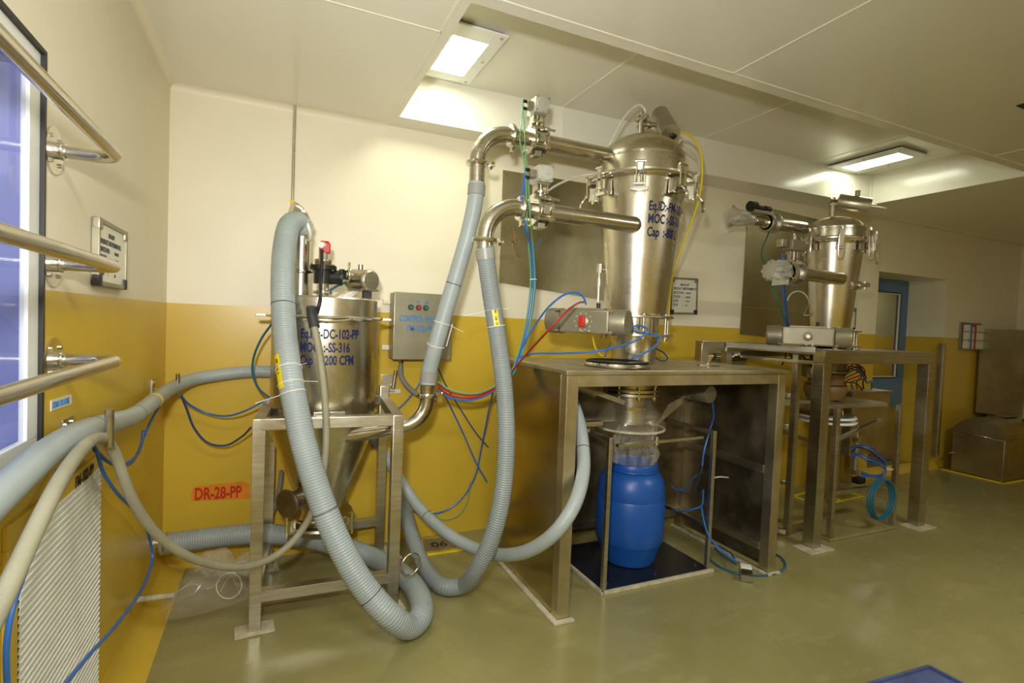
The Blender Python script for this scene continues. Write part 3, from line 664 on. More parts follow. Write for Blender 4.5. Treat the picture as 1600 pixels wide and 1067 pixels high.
# top: level probe and black valve with the header cylinder
q = V((.785, -.50, 0))
mb = MB(); mb.cyl(q+V((0, 0, 1.60)), q+V((0, 0, 1.672)), .032); mb.lathe([(.032, 0), (.050, .004), (.052, .010), (.050, .016), (.032, .02)], q+V((0, 0, 1.616)), cap=False); mb.build('valve_neck', 'bright', t)
mb = MB(); mb.cyl(q+V((0, 0, 1.672)), q+V((0, 0, 1.752)), .047); mb.cyl(q+V((.0, 0, 1.708)), q+V((.095, .012, 1.713)), .038); mb.cyl(q+V((.085, .012, 1.713)), q+V((.10, .012, 1.713)), .046); mb.cyl(q+V((0, 0, 1.746)), q+V((0, 0, 1.768)), .070, seg=28); vb = mb.build('valve_body', 'black', t)
for k in range(6):
    mb = MB(); c, s = math.cos(k*PI/3+.3)*.062, math.sin(k*PI/3+.3)*.062; mb.cyl(q+V((c, s, 1.740)), q+V((c, s, 1.776)), .007, seg=6); mb.build('bolt', 'steel', vb)
mb = MB(); mb.cyl(q+V((0, 0, 1.768)), q+V((0, 0, 1.790)), .042); mb.build('seal_ring', 'tan', t)
mb = MB(); mb.cyl(q+V((0, 0, 1.790)), q+V((0, 0, 1.800)), .046); mb.cyl(q+V((0, 0, 1.800)), q+V((0, 0, 1.836)), .024); mb.build('probe_neck', 'pipe', t)
mb = MB(); mb.bx(q.x-.022, q.x+.034, q.y-.025, q.y+.025, 1.834, 1.892, .008); mb.cyl(q+V((.005, 0, 1.892)), q+V((.005, 0, 1.899)), .022); pb = mb.build('probe_head', 'red', t); pb['label'] = 'small red sensor head on top of the black valve'
mb = MB(); mb.cyl(q+V((-.004, -.022, 1.875)), q+V((-.016, -.052, 1.872)), .016, seg=16); mb.build('plug', 'white', pb)
hc = V((1.035, -.55, 1.703)); hd = V((.50, -.866, -.06)).normalized()
mb = MB(); mb.lathe([(.01, 0), (.05, .002), (.060, .012), (.062, .02), (.058, .024), (.058, .17), (.045, .19), (.01, .195)], hc, -hd, seg=40); mb.build('header_cylinder', 'steel', t)
mb = MB(); mb.cyl(hc-hd*.10+V((0, 0, .05)), hc-hd*.10+V((0, 0, .085)), .014); mb.build('header_plug', 'steel', t)
mb = MB(); mb.cyl(q+V((.098, .012, 1.73)), hc-hd*.13+V((-.03, .0, .01)), .031); mb.lathe([(.031, -.008), (.045, -.006), (.047, 0), (.045, .006), (.031, .008)], q+V((.135, .010, 1.728)), (1, 0, 0), cap=False); mb.bar(q+V((.135, .01, 1.77)), q+V((.135, .01, 1.80)), .014); mb.build('side_pipe', 'bright', t)
mb = MB(); mb.bar(q+V((.115, .05, 1.60)), hc-hd*.12+V((0, 0, -.06)), .04, .03); mb.box(hc-hd*.06+V((-.01, 0, -.055)), (.16, .09, .012), rz=-1.05); mb.build('header_bracket', 'steel', t)
mb = MB(); mb.bx(1.00, 1.045, -.50, -.44, 1.60, 1.655, .004); mb.build('solenoid', 'rubber', t)
mb = MB(); mb.tube([q+V((.04, .03, 1.64)), q+V((.10, .05, 1.68)), q+V((.17, .08, 1.70))], .006, 10); mb.build('pulse_line', 'tealtube', t)
# outlet pipe from the tank
oy = -.675
ob0, ob1 = V((.80, oy, .872)), V((1.1423, -0.6750, 0.9133))
ex, ez = (1.3320, -0.6750, 1.1469)[0], 1.085
Rb = ez-.02-ob1.z
mb = MB(); pts = [ob0, V((ex-Rb, oy, ob1.z-.004))]+arc3((ex-Rb, oy, ez-.02), (0, 0, -1), (1, 0, 0), Rb, 0, PI/2, 14)+[V((ex, oy, ez)), V((ex, oy, ez+.055))]
mb.tube(pts, .039, 28, raw=True); mb.build('outlet_pipe', 'pipe', t)
mb = MB(); mb.lathe([(.039, -.012), (.056, -.009), (.059, 0), (.056, .009), (.039, .012)], (ex, oy, ez), seg=36, cap=False); mb.bar((ex+.05, oy, ez), (ex+.085, oy-.02, ez+.005), .022, .03); mb.build('outlet_clamp', 'bright', t)

# ------------------------------------------------------------------ hoses
def hose(pts, r, m, label, group=None, name='hose', seg=20, tagat=None, bands=(), step=.02, cuff=None):
    t = thing(name, label, 'hose', spline(pts)[0], group)
    sp = spline(pts, step); mb = MB(); mb.tube(sp, r, seg, raw=True); mb.build('hose_tube', m, t)
    L = [0]
    for a, b in zip(sp, sp[1:]): L.append(L[-1]+(b-a).length)
    def at(f):
        l = L[-1]*f
        i = min(range(len(L)), key=lambda k: abs(L[k]-l)); i = max(1, min(len(sp)-2, i)); return sp[i], (sp[i+1]-sp[i-1]).normalized(), i
    for f in bands:
        p, d, i = at(f); mb = MB(); mb.lathe([(r, -.002), (r+.0006, -.002), (r+.0006, .002), (r, .002)], p, d, seg=seg, cap=False); mb.build('seam_ring', 'rubber', t)
    if cuff:
        for f in cuff:
            p, d, i = at(f); mb = MB(); mb.lathe([(r*.98, -.03), (r+.004, -.028), (r+.004, .028), (r*.98, .03)], p, d, seg=28, cap=False); mb.build('cuff', 'conduit', t)
    return t, at, sp
def tape(at, f, r, label, text, half, side, parent, h=.0016):
    """yellow strip along a hose, on the side facing `side`"""
    n = 10; rows = []
    pts = [at(f-half+2*half*i/n) for i in range(n+1)]
    mb = MB()
    for p, d, i in pts:
        s = V(side)-d*V(side).dot(d); s.normalize(); q = d.cross(s)
        rows.append([p+(s*math.cos(a)+q*math.sin(a))*(r+h) for a in (-.32, -.2, -.07, .07, .2, .32)])
    mb.rings(rows, close=False); mb.build('name_tag', 'tag', parent)['label'] = label
    p0, d0, i0 = at(f-half*.8)
    L = sum(((pts[k+1][0]-pts[k][0]).length for k in range(n)))
    s0 = V(side)-d0*V(side).dot(d0); s0.normalize(); q0 = d0.cross(s0)
    pe = at(f+half*.8)[0]; dd = (pe-p0).normalized()
    lettering(text, .021, 'gasket', parent, lambda u, v, w: p0+dd*u+s0*(r+h+.0012+w)-q0*(v-.007), .0003, .72)
def tie(at, f, r, parent, tail):
    p, d, i = at(f); s = V(tail).normalized(); s = (s-d*s.dot(d)).normalized()
    mb = MB(); mb.torus(p, d, r+.002, .0025, 28, 6); mb.bar(p+s*r*1.0, p+V(tail)+s*r, .005, .002, 0); mb.build('cable_tie', 'tie', parent)

main_pts = [(0.6885, -0.4200, 1.9644), (0.6546, -0.4500, 1.9935), (0.6163, -0.5000, 1.9646), (0.5934, -0.5600, 1.8459), (0.5875, -0.6400, 1.6619), (0.6003, -0.7400, 1.4110), (0.6302, -0.8850, 1.1804), (0.6533, -0.9250, 1.0677), (0.6764, -0.9550, 0.9551), (0.7462, -1.0200, 0.7187), (0.8397, -1.0800, 0.4817), (0.9496, -1.1300, 0.2881), (1.0601, -1.1700, 0.1585), (1.1601, -1.1309, 0.0660), (1.2332, -1.0607, 0.0660), (1.2727, -0.8295, 0.0660), (1.2203, -0.5677, 0.0660), (1.0921, -0.2952, 0.0660), (0.8971, -0.3000, 0.1582), (0.7048, -0.2600, 0.2141), (0.4856, -0.2200, 0.2426), (0.2582, -0.1700, 0.2312), (0.0188, -0.1500, 0.2165)]
tm, at, sp = hose(main_pts, .0560, 'hose', 'thick pale grey hose arching over the tank front and down to the floor', 'ribbed transfer hoses', seg=32, bands=(.135, .37, .47))
tape(at, .218, .056, 'yellow name tag tied to the thick hose', 'PPP - 106 - F', .020, (-1, -.75, 0), tm)
tie(at, .212, .056, tm, (.03, -.02, .01)); tie(at, .233, .056, tm, (.06, -.02, .0)); tie(at, .240, .056, tm, (-.10, -.03, -.03))
h2 = [(1.5385, -0.7800, 2.2580), (1.5346, -0.7800, 2.1712), (1.5064, -0.7750, 1.9958), (1.4574, -0.7600, 1.7850), (1.4063, -0.7400, 1.5740), (1.3601, -0.7150, 1.3623), (1.3390, -0.6800, 1.2184), (1.3357, -0.6750, 1.1468)]
t2, at, sp = hose(h2, .0435, 'smooth', 'smooth pale hose from the upper elbow down to the tank outlet', 'ribbed transfer hoses', seg=28, bands=(.5,), cuff=(.03, .965))
for f, v in ((.70, (.07, -.02, -.035)), (.80, (-.03, -.03, .02))): tie(at, f, .044, t2, v)
mb = MB(); mb.bar(at(.74)[0]+V((.055, -.045, .04)), at(.80)[0]+V((.045, -.045, 0)), .012, .003, .001); mb.build('tie_label', 'tie', t2)
h3 = [(1.5221, -0.9750, 1.8874), (1.5359, -0.9750, 1.8072), (1.5675, -0.9750, 1.6452), (1.6061, -1.0000, 1.4157), (1.6360, -1.0400, 1.1549), (1.6448, -1.0700, 0.8961), (1.6332, -1.0800, 0.6524), (1.5969, -1.0700, 0.4383), (1.5441, -1.0100, 0.2375), (1.5183, -0.8412, 0.0600), (1.4340, -0.7984, 0.0470), (1.3880, -0.6115, 0.0550), (1.3630, -0.4000, 0.1336), (1.3592, -0.2000, 0.2287), (1.3633, -0.0600, 0.3081), (1.3717, 0.0000, 0.3318)]
t3, at, sp = hose(h3, .0450, 'hosedark', 'long grey ribbed hose hanging from the lower elbow and looping up to the wall', 'ribbed transfer hoses', seg=28, cuff=(.015,))
tape(at, .128, .045, 'yellow name tag tied to the ribbed hose', 'PPI - 104 - N', .0155, (-.25, -1, 0), t3)
tie(at, .110, .045, t3, (-.13, -.02, -.03)); tie(at, .112, .045, t3, (.03, -.02, .0)); tie(at, .146, .045, t3, (-.01, -.02, 0))
hl = [(0.0750, -2.3713, 1.1003), (0.0700, -2.2371, 1.1166), (0.0660, -2.0662, 1.1333), (0.0620, -1.8772, 1.1461), (0.0600, -1.6598, 1.1437), (0.0600, -1.3740, 1.1144), (0.0630, -1.0556, 1.0833), (0.0620, -0.6685, 1.0817), (0.0756, -0.3000, 1.0920), (0.1459, -0.1300, 1.1188), (0.2651, -0.0750, 1.1373), (0.4116, -0.0650, 1.1544), (0.5656, -0.0650, 1.1503), (0.7827, -0.0680, 1.0712), (1.0188, -0.0460, 0.8890), (1.1862, -0.0450, 0.6853), (1.2470, -0.0900, 0.5827), (1.2995, -0.1700, 0.4915), (1.4046, -0.3200, 0.3270), (1.5200, -0.5600, 0.2381), (1.6244, -0.7700, 0.2175), (1.6991, -1.0000, 0.2708), (1.7536, -1.2200, 0.3915), (1.8111, -1.3450, 0.5249), (1.8978, -1.3450, 0.6396), (1.9923, -1.2600, 0.7553), (2.0432, -1.1700, 0.8617), (2.0692, -1.0800, 0.9789), (2.0702, -0.9800, 1.1039)]
tl, at, sp = hose(hl, .0345, 'smooth', 'long pale blue hose along the left wall, behind the tank, into the big table', 'ribbed transfer hoses', seg=24, bands=(.14, .23, .68, .95))
p, d, i = at(.285); mb = MB(); mb.lathe([(.0352, -.016), (.036, -.016), (.036, .016), (.0352, .016)], p, d, seg=24, cap=False); mb.build('name_tag', 'tag', tl)['label'] = 'yellow tape round the pale blue hose'
hb = [(0.1700, -2.5497, 0.9820), (0.1650, -2.4250, 1.0221), (0.1550, -2.2878, 1.0682), (0.1400, -2.0990, 1.1198), (0.1200, -1.8834, 1.1407), (0.1000, -1.6852, 1.1288), (0.1000, -1.5923, 1.1086), (0.1082, -1.5000, 1.0352), (0.1293, -1.4600, 0.9236), (0.1609, -1.4000, 0.8022), (0.2126, -1.3000, 0.6675), (0.2951, -1.1900, 0.5421), (0.3978, -1.0800, 0.4493), (0.5033, -0.9800, 0.3968), (0.6205, -0.9000, 0.4154), (0.7161, -0.8720, 0.5226), (0.7688, -0.8750, 0.6874), (0.7890, -0.8850, 0.8731), (0.7818, -0.8700, 1.0851), (0.7572, -0.8200, 1.2948), (0.7270, -0.7750, 1.4625)]
tb, at, sp = hose(hb, .0162, 'braid', 'thin cream braided hose draped over the left wall hook and up the tank', None, seg=16)
e = V(hb[-1]); u = (e-V(hb[-2])).normalized()
mb = MB(); mb.tube([e-u*.02, e+u*.01, e+u*.03+V((-.004, 0, .015)), e+V((-.012, .0, .08))], .024, 18); mb.build('end_sleeve', 'rubber', tb)['label'] = 'black rubber sleeve on the hose end'
single(MB().tube([e+u*.03+V((.02, .02, .02)), (0.7549, -0.7550, 1.5731), (0.7671, -0.6000, 1.6766), (0.7730, -0.5700, 1.7788), (0.7724, -0.5550, 1.8470)], .0085, 10), 'sensor_cable', 'black', 'black cable from the red sensor down to the hose sleeve', 'cable')
# wall nozzles for the hoses
for o, d, r, lab in (((.0, -.15, .225), (1, 0, .02), .062, 'steel wall nozzle at the low end of the thick hose'), ((1.3714, 0.0000, 0.3406), (0, -1, -.1), .052, 'dark wall nozzle where the grey ribbed hose ends')):
    t = thing('wall_nozzle', lab, 'pipe fitting', o)
    mb = MB(); mb.cyl(V(o), V(o)+V(d)*.05, r*.86, seg=28); mb.build('stub', 'pipe' if r > .06 else 'darksteel', t)
    mb = MB(); mb.torus(V(o)+V(d)*.035, d, r*.93, .007, 32, 8); mb.build('clamp', 'bright' if r > .06 else 'darksteel', t)

# ------------------------------------------------------------------ valves on the conveying pipes
def valve_line(name, label, y, z, xs, Rb, xv, xend, r, zdown, ystyle):
    """elbow on the left at xs (axis of the drop), valve at xv, pipe to xend"""
    t = thing(name, label, 'pipe', (xs, y, z))
    mb = MB(); pts = [V((xs, y, zdown)), V((xs, y, z-Rb))]+arc3((xs+Rb, y, z-Rb), (-1, 0, 0), (0, 0, 1), Rb, 0, PI/2, 16)+[V((xv-.03, y, z))]
    mb.tube(pts, r, 32, raw=True); mb.build('elbow', 'pipe', t)
    mb = MB(); mb.tube([(xv+.03, y, z), (xend, y, z)], r*1.02, 32, raw=True); mb.build('straight_pipe', 'pipe', t)
    for c, d in (((xs, y, z-Rb-.012), (0, 0, 1)), ((xs+Rb+.02, y, z), (1, 0, 0))):
        mb = MB(); mb.lathe([(r, -.012), (r+.018, -.010), (r+.022, 0), (r+.018, .010), (r, .012)], c, d, seg=36, cap=False)
        s = V((1, -.3, 0)) if d[2] else V((0, -.25, -1)); s.normalize()
        mb.bar(V(c)+s*(r+.015), V(c)+s*(r+.055), .022, .018); mb.cyl(V(c)+s*(r+.04)+V((-.0, -.02, .014)), V(c)+s*(r+.04)+V((0, .02, -.014)), .008, seg=8); mb.build('pipe_clamp', 'bright', t)
    mb = MB()
    rf = r+.040
    for dx in (-.046, .030): mb.cyl((xv+dx, y, z), (xv+dx+.014, y, z), rf, seg=40)
    mb.cyl((xv-.032, y, z), (xv+.030, y, z), rf-.022, seg=36)
    vb = mb.build('valve_body', 'bright', t)
    for a in range(4):
        c, s = math.cos(a*PI/2+.7)*(rf-.008), math.sin(a*PI/2+.7)*(rf-.008)
        mb = MB(); mb.cyl((xv-.06, y+c, z+s), (xv+.062+(.03 if a == 1 else 0), y+c, z+s), .007, seg=8); mb.cyl((xv-.058, y+c, z+s), (xv-.046, y+c, z+s), .012, seg=6); mb.cyl((xv+.044, y+c, z+s), (xv+.056, y+c, z+s), .012, seg=6); mb.build('tie_bolt', 'steel', vb)
    mb = MB(); mb.bx(xv-.018, xv+.016, y-rf-.004, y-rf+.03, z-.03, z+.012, .002); mb.bx(xv-.02, xv+.02, y-.03, y+.03, z-rf-.012, z-rf+.02, .003); mb.build('handle_slot', 'steel', vb)
    mb = MB(); zz = z+rf-.012; mb.cyl((xv, y, zz-.01), (xv, y, zz+.016), .020); mb.cyl((xv, y, zz+.016), (xv, y, zz+.028), .042, seg=28); mb.build('neck', 'bright', t)
    za = zz+.028
    mb = MB(); mb.bx(xv-.036, xv-.026, y-.025, y+.025, za, za+.040); mb.bx(xv+.026, xv+.036, y-.025, y+.025, za, za+.040); mb.bx(xv-.040, xv+.040, y-.032, y+.032, za+.034, za+.044); mb.cyl((xv, y, za), (xv, y, za+.05), .010, seg=12); mb.build('yoke', 'steel', t)
    zb = za+.044
    mb = MB(); mb.bx(xv-.040, xv+.045, y-.055, y+.06, zb, zb+.086, .008); a = mb.build('actuator', 'actgrey', t); a['label'] = 'pale grey pneumatic actuator'
    cc = V((xv+.006, y-.055, zb+.044))
    mb = MB(); mb.lathe([(.040, 0), (.040, .006), (.036, .010), (.012, .011), (.011, .018), (.001, .019)], cc, (0, -1, 0), seg=32); mb.build('end_cap', 'actgrey', a)
    for sx in (-1, 1):
        for sz in (-1, 1): mb = MB(); mb.cyl(cc+V((sx*.037-.003, .001, sz*.037)), cc+V((sx*.037-.003, -.006, sz*.037)), .005, seg=6); mb.build('screw', 'steel', a)
    mb = MB(); mb.bx(xv-.075, xv-.040, y-.03, y+.02, zb+.02, zb+.06, .004); mb.build('port_block', 'alu', a)
    for dz in (.018, .058): mb = MB(); mb.cyl((xv-.075, y-.01, zb+dz), (xv-.098, y-.01, zb+dz), .009, seg=10); mb.build('port', 'black', a)
    return t, V((xv-.098, y-.01, zb+.02))
VX, VY = 2.635, -.78
x1 = (1.5371, -0.7800, 2.2923)[0]
tv1, pt1 = valve_line('conveying_pipe', 'upper steel elbow pipe with a valve, running to the dome of the hopper', VY, 2.545, x1, .175, (1.8887, -0.7800, 2.5369)[0], VX-.235, .042, (1.5400, -0.7800, 2.2203)[2], 0)
x2 = (1.5214, -0.9750, 1.9037)[0]
tv2, pt2 = valve_line('conveying_pipe', 'lower steel elbow pipe with a valve, running to the hopper body', -.975, 2.105, x2, .175, (1.8290, -0.9750, 2.0940)[0], 2.445, .045, (1.5233, -0.9750, 1.8583)[2], 0)
mb = MB(); mb.lathe([(.0459*math.cos(a), .045*math.sin(a)) for a in [i*PI/16 for i in range(8)]]+[(.001, .045)], (2.445, -.975, 2.105), (1, 0, 0), seg=32); mb.build('rounded_end', 'pipe', tv2)

# ------------------------------------------------------------------ large hopper on the table
def hopper(name, label, ax, ay, z0, zf0, zf1, zr, zd, zt, r0, rf, rb, rt, rring, base, nclamp, style):
    t = thing(name, label, 'hopper', (ax, ay, z0))
    rfun = lambda z: rb+(rt-rb)*(z-zf1)/(zr-zf1)
    mb = MB(); mb.lathe([(rb, zf1+.01), (rt, zr-.012)], (ax, ay, 0), seg=80, cap=False); mb.build('cone_body', 'vessel', t)
    mb = MB(); mb.lathe([(r0*.86, z0-.02), (r0*.9, z0+.004), (r0, zf0-.006)], (ax, ay, 0), seg=64, cap=False); mb.build('lower_cone', 'vessel', t)
    mb = MB(); mb.lathe([(r0, zf0), (r0, zf1)], (ax, ay, 0), seg=64, cap=False); mb.build('valve_ring', 'bright', t)
    for z in (zf0, zf1): mb = MB(); mb.lathe([(r0*.9, z-.006), (rf, z-.006), (rf, z+.006), (r0*.9, z+.006)], (ax, ay, 0), seg=64, cap=False); mb.build('flange_plate', 'steel', t)
    for k in range(8):
        p, n, tg = around(k*PI/4+.25, rf-.025, zf0, ax, ay)
        mb = MB(); mb.cyl(p+V((0, 0, -.035)), p+V((0, 0, zf1-zf0+.014)), .008, seg=10); mb.cyl(p+V((0, 0, -.022)), p+V((0, 0, -.006)), .014, seg=6); mb.cyl(p+V((0, 0, zf1-zf0+.006)), p+V((0, 0, zf1-zf0+.016)), .014, seg=6); mb.build('flange_bolt', 'steel', t)
    # ring and dome
    mb = MB(); mb.lathe([(rt, zr-.022), (rring, zr-.020), (rring+.004, zr-.012), (rring, zr-.002), (rt, zr)], (ax, ay, 0), seg=80, cap=False); mb.build('body_ring', 'bright', t)
    mb = MB(); mb.lathe([(rt, zr+.002), (rring-.012, zr+.002), (rring-.010, zr+.014), (rt+.006, zr+.024), (rt-.002, zr+.03), (rt-.002, zd)]+[(rt*math.cos(a)*1.0-.002, zd+(zt-zd)*math.sin(a)) for a in [i*PI/2/14 for i in range(1, 14)]]+[(.004, zt)], (ax, ay, 0), seg=80); dome = mb.build('dome_lid', 'vessel', t)
    mb = MB(); mb.lathe([(rt-.004, zd-.01), (rt+.003, zd-.008), (rt+.003, zd+.004), (rt-.004, zd+.006)], (ax, ay, 0), seg=80, cap=False); mb.build('weld_band', 'bright', dome)
    for k in range(nclamp):
        a = base+k*2*PI/nclamp
        p, n, tg = around(a, rring, zr, ax, ay); R = Matrix((n, tg, V((0, 0, 1)))).transposed()
        z = V((0, 0, 1)); q = p-n*(rring-rt)
        mb = MB()
        if style == 0:
            mb.box(q+n*.028-z*.075, (.055, .07, .085), R=R, bev=.004); mb.box(p+n*.006+z*.012, (.03, .034, .05), R=R); mb.box(q+n*.05-z*.115, (.012, .10, .02), R=R)
        else:
            mb.box(q+n*.03-z*.055, (.04, .05, .05), R=R, bev=.003); mb.box(p+n*.010+z*.0, (.02, .030, .13), R=R)
        cl = mb.build('toggle_clamp', 'steel' if style else 'bright', t)
        mb = MB()
        if style == 0:
            for s in (-1, 1): mb.cyl(p+n*.018+tg*s*.018+z*.035, p+n*.020+tg*s*.018-z*.09, .005, seg=8)
            mb.cyl(p+n*.018-tg*.03+z*.035, p+n*.018+tg*.03+z*.035, .008, seg=10); mb.cyl(p+n*.020-tg*.03-z*.09, p+n*.020+tg*.03-z*.09, .008, seg=10)
        else:
            mb.tube([p+n*.02-tg*.018+z*.02, p+n*.028-tg*.02-z*.12, p+n*.03-tg*.010-z*.165, p+n*.03+tg*.010-z*.165, p+n*.028+tg*.02-z*.12, p+n*.02+tg*.018+z*.02], .005, 8); mb.cyl(p+n*.015+z*.06, p+n*.015+z*.085, .010, seg=10)
        mb.build('clamp_bail', 'bright', cl)
        if style == 0:
            up = abs(math.sin(a)) < .35 and math.cos(a) > 0
            mb = MB()
            if up: pl = [p+n*.032-z*.09, p+n*.04-z*.05, p+n*.036-z*.02]
            else: pl = [p+n*.022-z*.085, p+n*.055-z*.125, p+n*.060-z*.19]
            for u, v in zip(pl, pl[1:]): mb.bar(u, v, .022, .007, .002)
            mb.build('clamp_handle', 'bright', cl)
    return t, rfun
tV, rf1 = hopper('large_hopper', 'large conical stainless hopper on the big table with a domed lid', VX, VY, 1.30, 1.462, 1.575, 2.415, 2.54, 2.705, .152, .238, .188, .263, .318, -.03, 8, 0)
for s, z in (('Eq.ID:-FM-102-PP', 2.195), ('MOC :-SS-316', 2.122), ('Cap  :-800 L', 2.046)):
    lettering(s, .075, 'ink', tV, cylmap(.20, rf1(z), z, VX, VY, rf1), .0022, .62, thick=.0006)
# top fittings of the large hopper
mb = MB(); mb.cyl((VX-.02, VY, 2.68), (VX-.02, VY, 2.80), .017); mb.cyl((VX-.02, VY, 2.795), (VX-.02, VY, 2.83), .033, seg=6); mb.cyl((VX-.02, VY, 2.83), (VX-.02, VY, 2.85), .014)
for k in range(4): c, s = math.cos(k*PI/2+.4)*.045, math.sin(k*PI/2+.4)*.045; mb.cyl((VX-.02, VY, 2.812), (VX-.02+c, VY+s, 2.818), .010, seg=8)
mb.cyl((VX-.02, VY, 2.775), (VX+.08, VY-.02, 2.785), .016); mb.lathe([(.016, -.012), (.024, -.012), (.024, .012), (.016, .012)], (VX+.03, VY-.008, 2.78), (1, -.2, .1), cap=False); mb.build('vent_cross', 'steel', tV)
m0, m1 = V((2.8196, -0.7000, 2.9077)), V((2.7651, -0.8800, 2.7139))
dd = (m1-m0).normalized()
mb = MB(); mb.lathe([(.01, -.002), (.05, 0), (.056, .008), (.056, (m1-m0).length-.01), (.058, (m1-m0).length-.006), (.058, (m1-m0).length), (.01, (m1-m0).length+.002)], m0, dd, seg=40); mo = mb.build('vibrator_can', 'steel', tV); mo['label'] = 'tilted steel can beside the top stem'
mb = MB(); mb.cyl(m1+V((.012, 0, -.01)), m1+V((.012, 0, -.01))+dd*.022, .014); mb.cyl(m1+V((.03, 0, .0)), m1+V((.03, 0, .0))+dd*.02, .010); mb.build('gland', 'black', mo)
p, n, tg = around(1.15, .20, 2.62, VX, VY); mb = MB(); mb.cyl(p, p+n*.05+V((0, 0, .02)), .010); mb.cyl(p+n*.03-tg*.012, p+n*.03+tg*.012, .014, seg=8); mb.build('nipple', 'steel', tV)
# sight glass on the left side
p, n, tg = around(-1.28, rf1(1.86)+.012, 1.86, VX, VY)
mb = MB(); mb.cyl(p-n*.02, p+n*.02, .012); mb.cyl(p+n*.015+V((0, 0, -.02)), p+n*.015+V((0, 0, .035)), .018); mb.cyl(p+n*.015+V((0, 0, -.20)), p+n*.015+V((0, 0, .03)), .007, seg=10); mb.cyl(p+n*.015+V((0, 0, -.10)), p+n*.015+V((0, 0, -.06)), .012, seg=10); mb.build('drain_cock', 'bright', tV)

def actuator(name, label, c, dirv, up, L, hgt, mats, red):
    c = V(c); d = V(dirv).normalized(); z = V((0, 0, 1)); n = V((-d.y, d.x, 0))*-1   # n: face towards the left viewer
    if n.dot(CC-c) < 0: n = -n
    t = thing(name, label, 'actuator', c-z*hgt/2)
    R = Matrix((d, n, z)).transposed(); R = R if R.determinant() > 0 else Matrix((d, -n, z)).transposed()
    mb = MB(); mb.box(c, (L*.62, hgt*.78, hgt*.86), R=R, bev=.012); mb.box(c+z*hgt*.45, (L*.44, hgt*.5, .012), R=R); mb.box(c-n*hgt*.62, (L*.2, hgt*.7, hgt*.5), R=R); mb.build('housing', mats, t)
    r = hgt*.47
    for s in (-1, 1):
        a = c+d*s*L*.31
        mb = MB(); mb.lathe([(r*.9, 0), (r*1.02, .004), (r*1.02, .016), (r, .02), (r, L*.17), (r*.94, L*.19), (.01, L*.192)], a, d*s, seg=40); e = mb.build('end_cap', 'alu', t)
        if not red:
            mb = MB(); mb.cyl(a+d*s*L*.19, a+d*s*(L*.19+.008), .018, seg=6); mb.build('adjusting_screw', 'steel', e)
        for su in (-1, 1):
            for sv in (-1, 1): mb = MB(); q = a+n*su*hgt*.36+z*sv*hgt*.38; mb.cyl(q, q+d*s*.024, .009, seg=6); mb.build('cap_bolt', 'bright', t)
    f = c+n*hgt*.39
    mb = MB(); mb.lathe([(hgt*.21, 0), (hgt*.21, .006), (hgt*.15, .010), (.002, .012)], f, n, seg=32); di = mb.build('position_dial', 'alu', t)
    if red:
        mb = MB(); mb.box(f+n*.016, (.034, .022, hgt*.40), R=R, bev=.008); mb.build('pointer', 'red', di)['label'] = 'red position pointer'
        for k in range(10):
            aa = k*PI/5; q = f+d*math.cos(aa)*hgt*.30*1.1+z*math.sin(aa)*hgt*.30; mb = MB(); mb.cyl(q-n*.002, q+n*.001, .003, seg=6); mb.build('dial_dot', 'white', di)
    else:
        mb = MB(); mb.cyl(f+n*.01, f+n*.022, .013, seg=6); mb.build('pointer', 'steel', di)
    for dx in (-.012, .03): mb = MB(); q = c+n*hgt*.38-z*hgt*.36+d*dx; mb.cyl(q, q+n*.02, .008, seg=8); mb.build('port', 'bright', t)
    mb = MB(); q = c+z*hgt*.48+d*.06; mb.cyl(q, q+z*.03, .011, seg=10); mb.build('fitting', 'black', t)
    mb = MB(); q = c-n*hgt*.62; mb.cyl(q, q-n*.16, .028); mb.box(q-n*.10, (.11, .09, .018), R=R); mb.build('drive_stem', 'steel', t)
    return t
AC1 = (2.125, -1.03, 1.527)
actuator('pneumatic_actuator', 'grey actuator with a red pointer below the large hopper', AC1, (.55, -.835, 0), None, .47, .150, 'alu', True)

# ------------------------------------------------------------------ big table carrying the large hopper
TX0, TX1, TY0, TY1, TZ = 1.885, 3.455, -1.245, -.40, 1.278
LW = .068
t = thing('equipment_table', 'large steel table with closed sides carrying the large hopper', 'table', ((TX0+TX1)/2, (TY0+TY1)/2, 0))
mb = MB(); mb.bx(TX0-.012, TX1+.012, TY0-.012, TY1+.03, TZ-.022, TZ, .004); mb.build('table_top', 'table', t)
for x in (TX0+LW/2, TX1-LW/2):
    for y in (TY0+LW/2, TY1-LW/2): sq_leg(x, y, .002, TZ-.022, LW).build('leg', 'table', t)
for y in (TY0+LW/2, TY1-LW/2): mb = MB(); mb.bx(TX0+LW, TX1-LW, y-LW/2, y+LW/2, TZ-.022-.062, TZ-.022, .003); mb.build('apron', 'table', t)
mb = MB(); mb.bx(TX0-.002, TX0+.004, TY0+LW*.9, TY1+.0, .02, TZ-.024, .001); mb.build('side_panel', 'side', t)['label'] = 'left side sheet panel'
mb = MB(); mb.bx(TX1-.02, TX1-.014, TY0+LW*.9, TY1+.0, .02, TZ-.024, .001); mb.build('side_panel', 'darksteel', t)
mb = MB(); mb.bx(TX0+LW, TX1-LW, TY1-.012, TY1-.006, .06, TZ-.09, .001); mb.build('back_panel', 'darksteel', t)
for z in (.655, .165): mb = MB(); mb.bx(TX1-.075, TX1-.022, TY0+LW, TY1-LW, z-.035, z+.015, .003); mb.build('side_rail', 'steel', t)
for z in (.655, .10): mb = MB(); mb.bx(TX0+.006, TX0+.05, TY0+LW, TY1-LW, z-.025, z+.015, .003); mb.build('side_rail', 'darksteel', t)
mb = MB(); mb.bx(TX0+LW, TX1-LW, TY1-.06, TY1-.014, .10, .15, .003); mb.build('back_rail', 'steel', t)
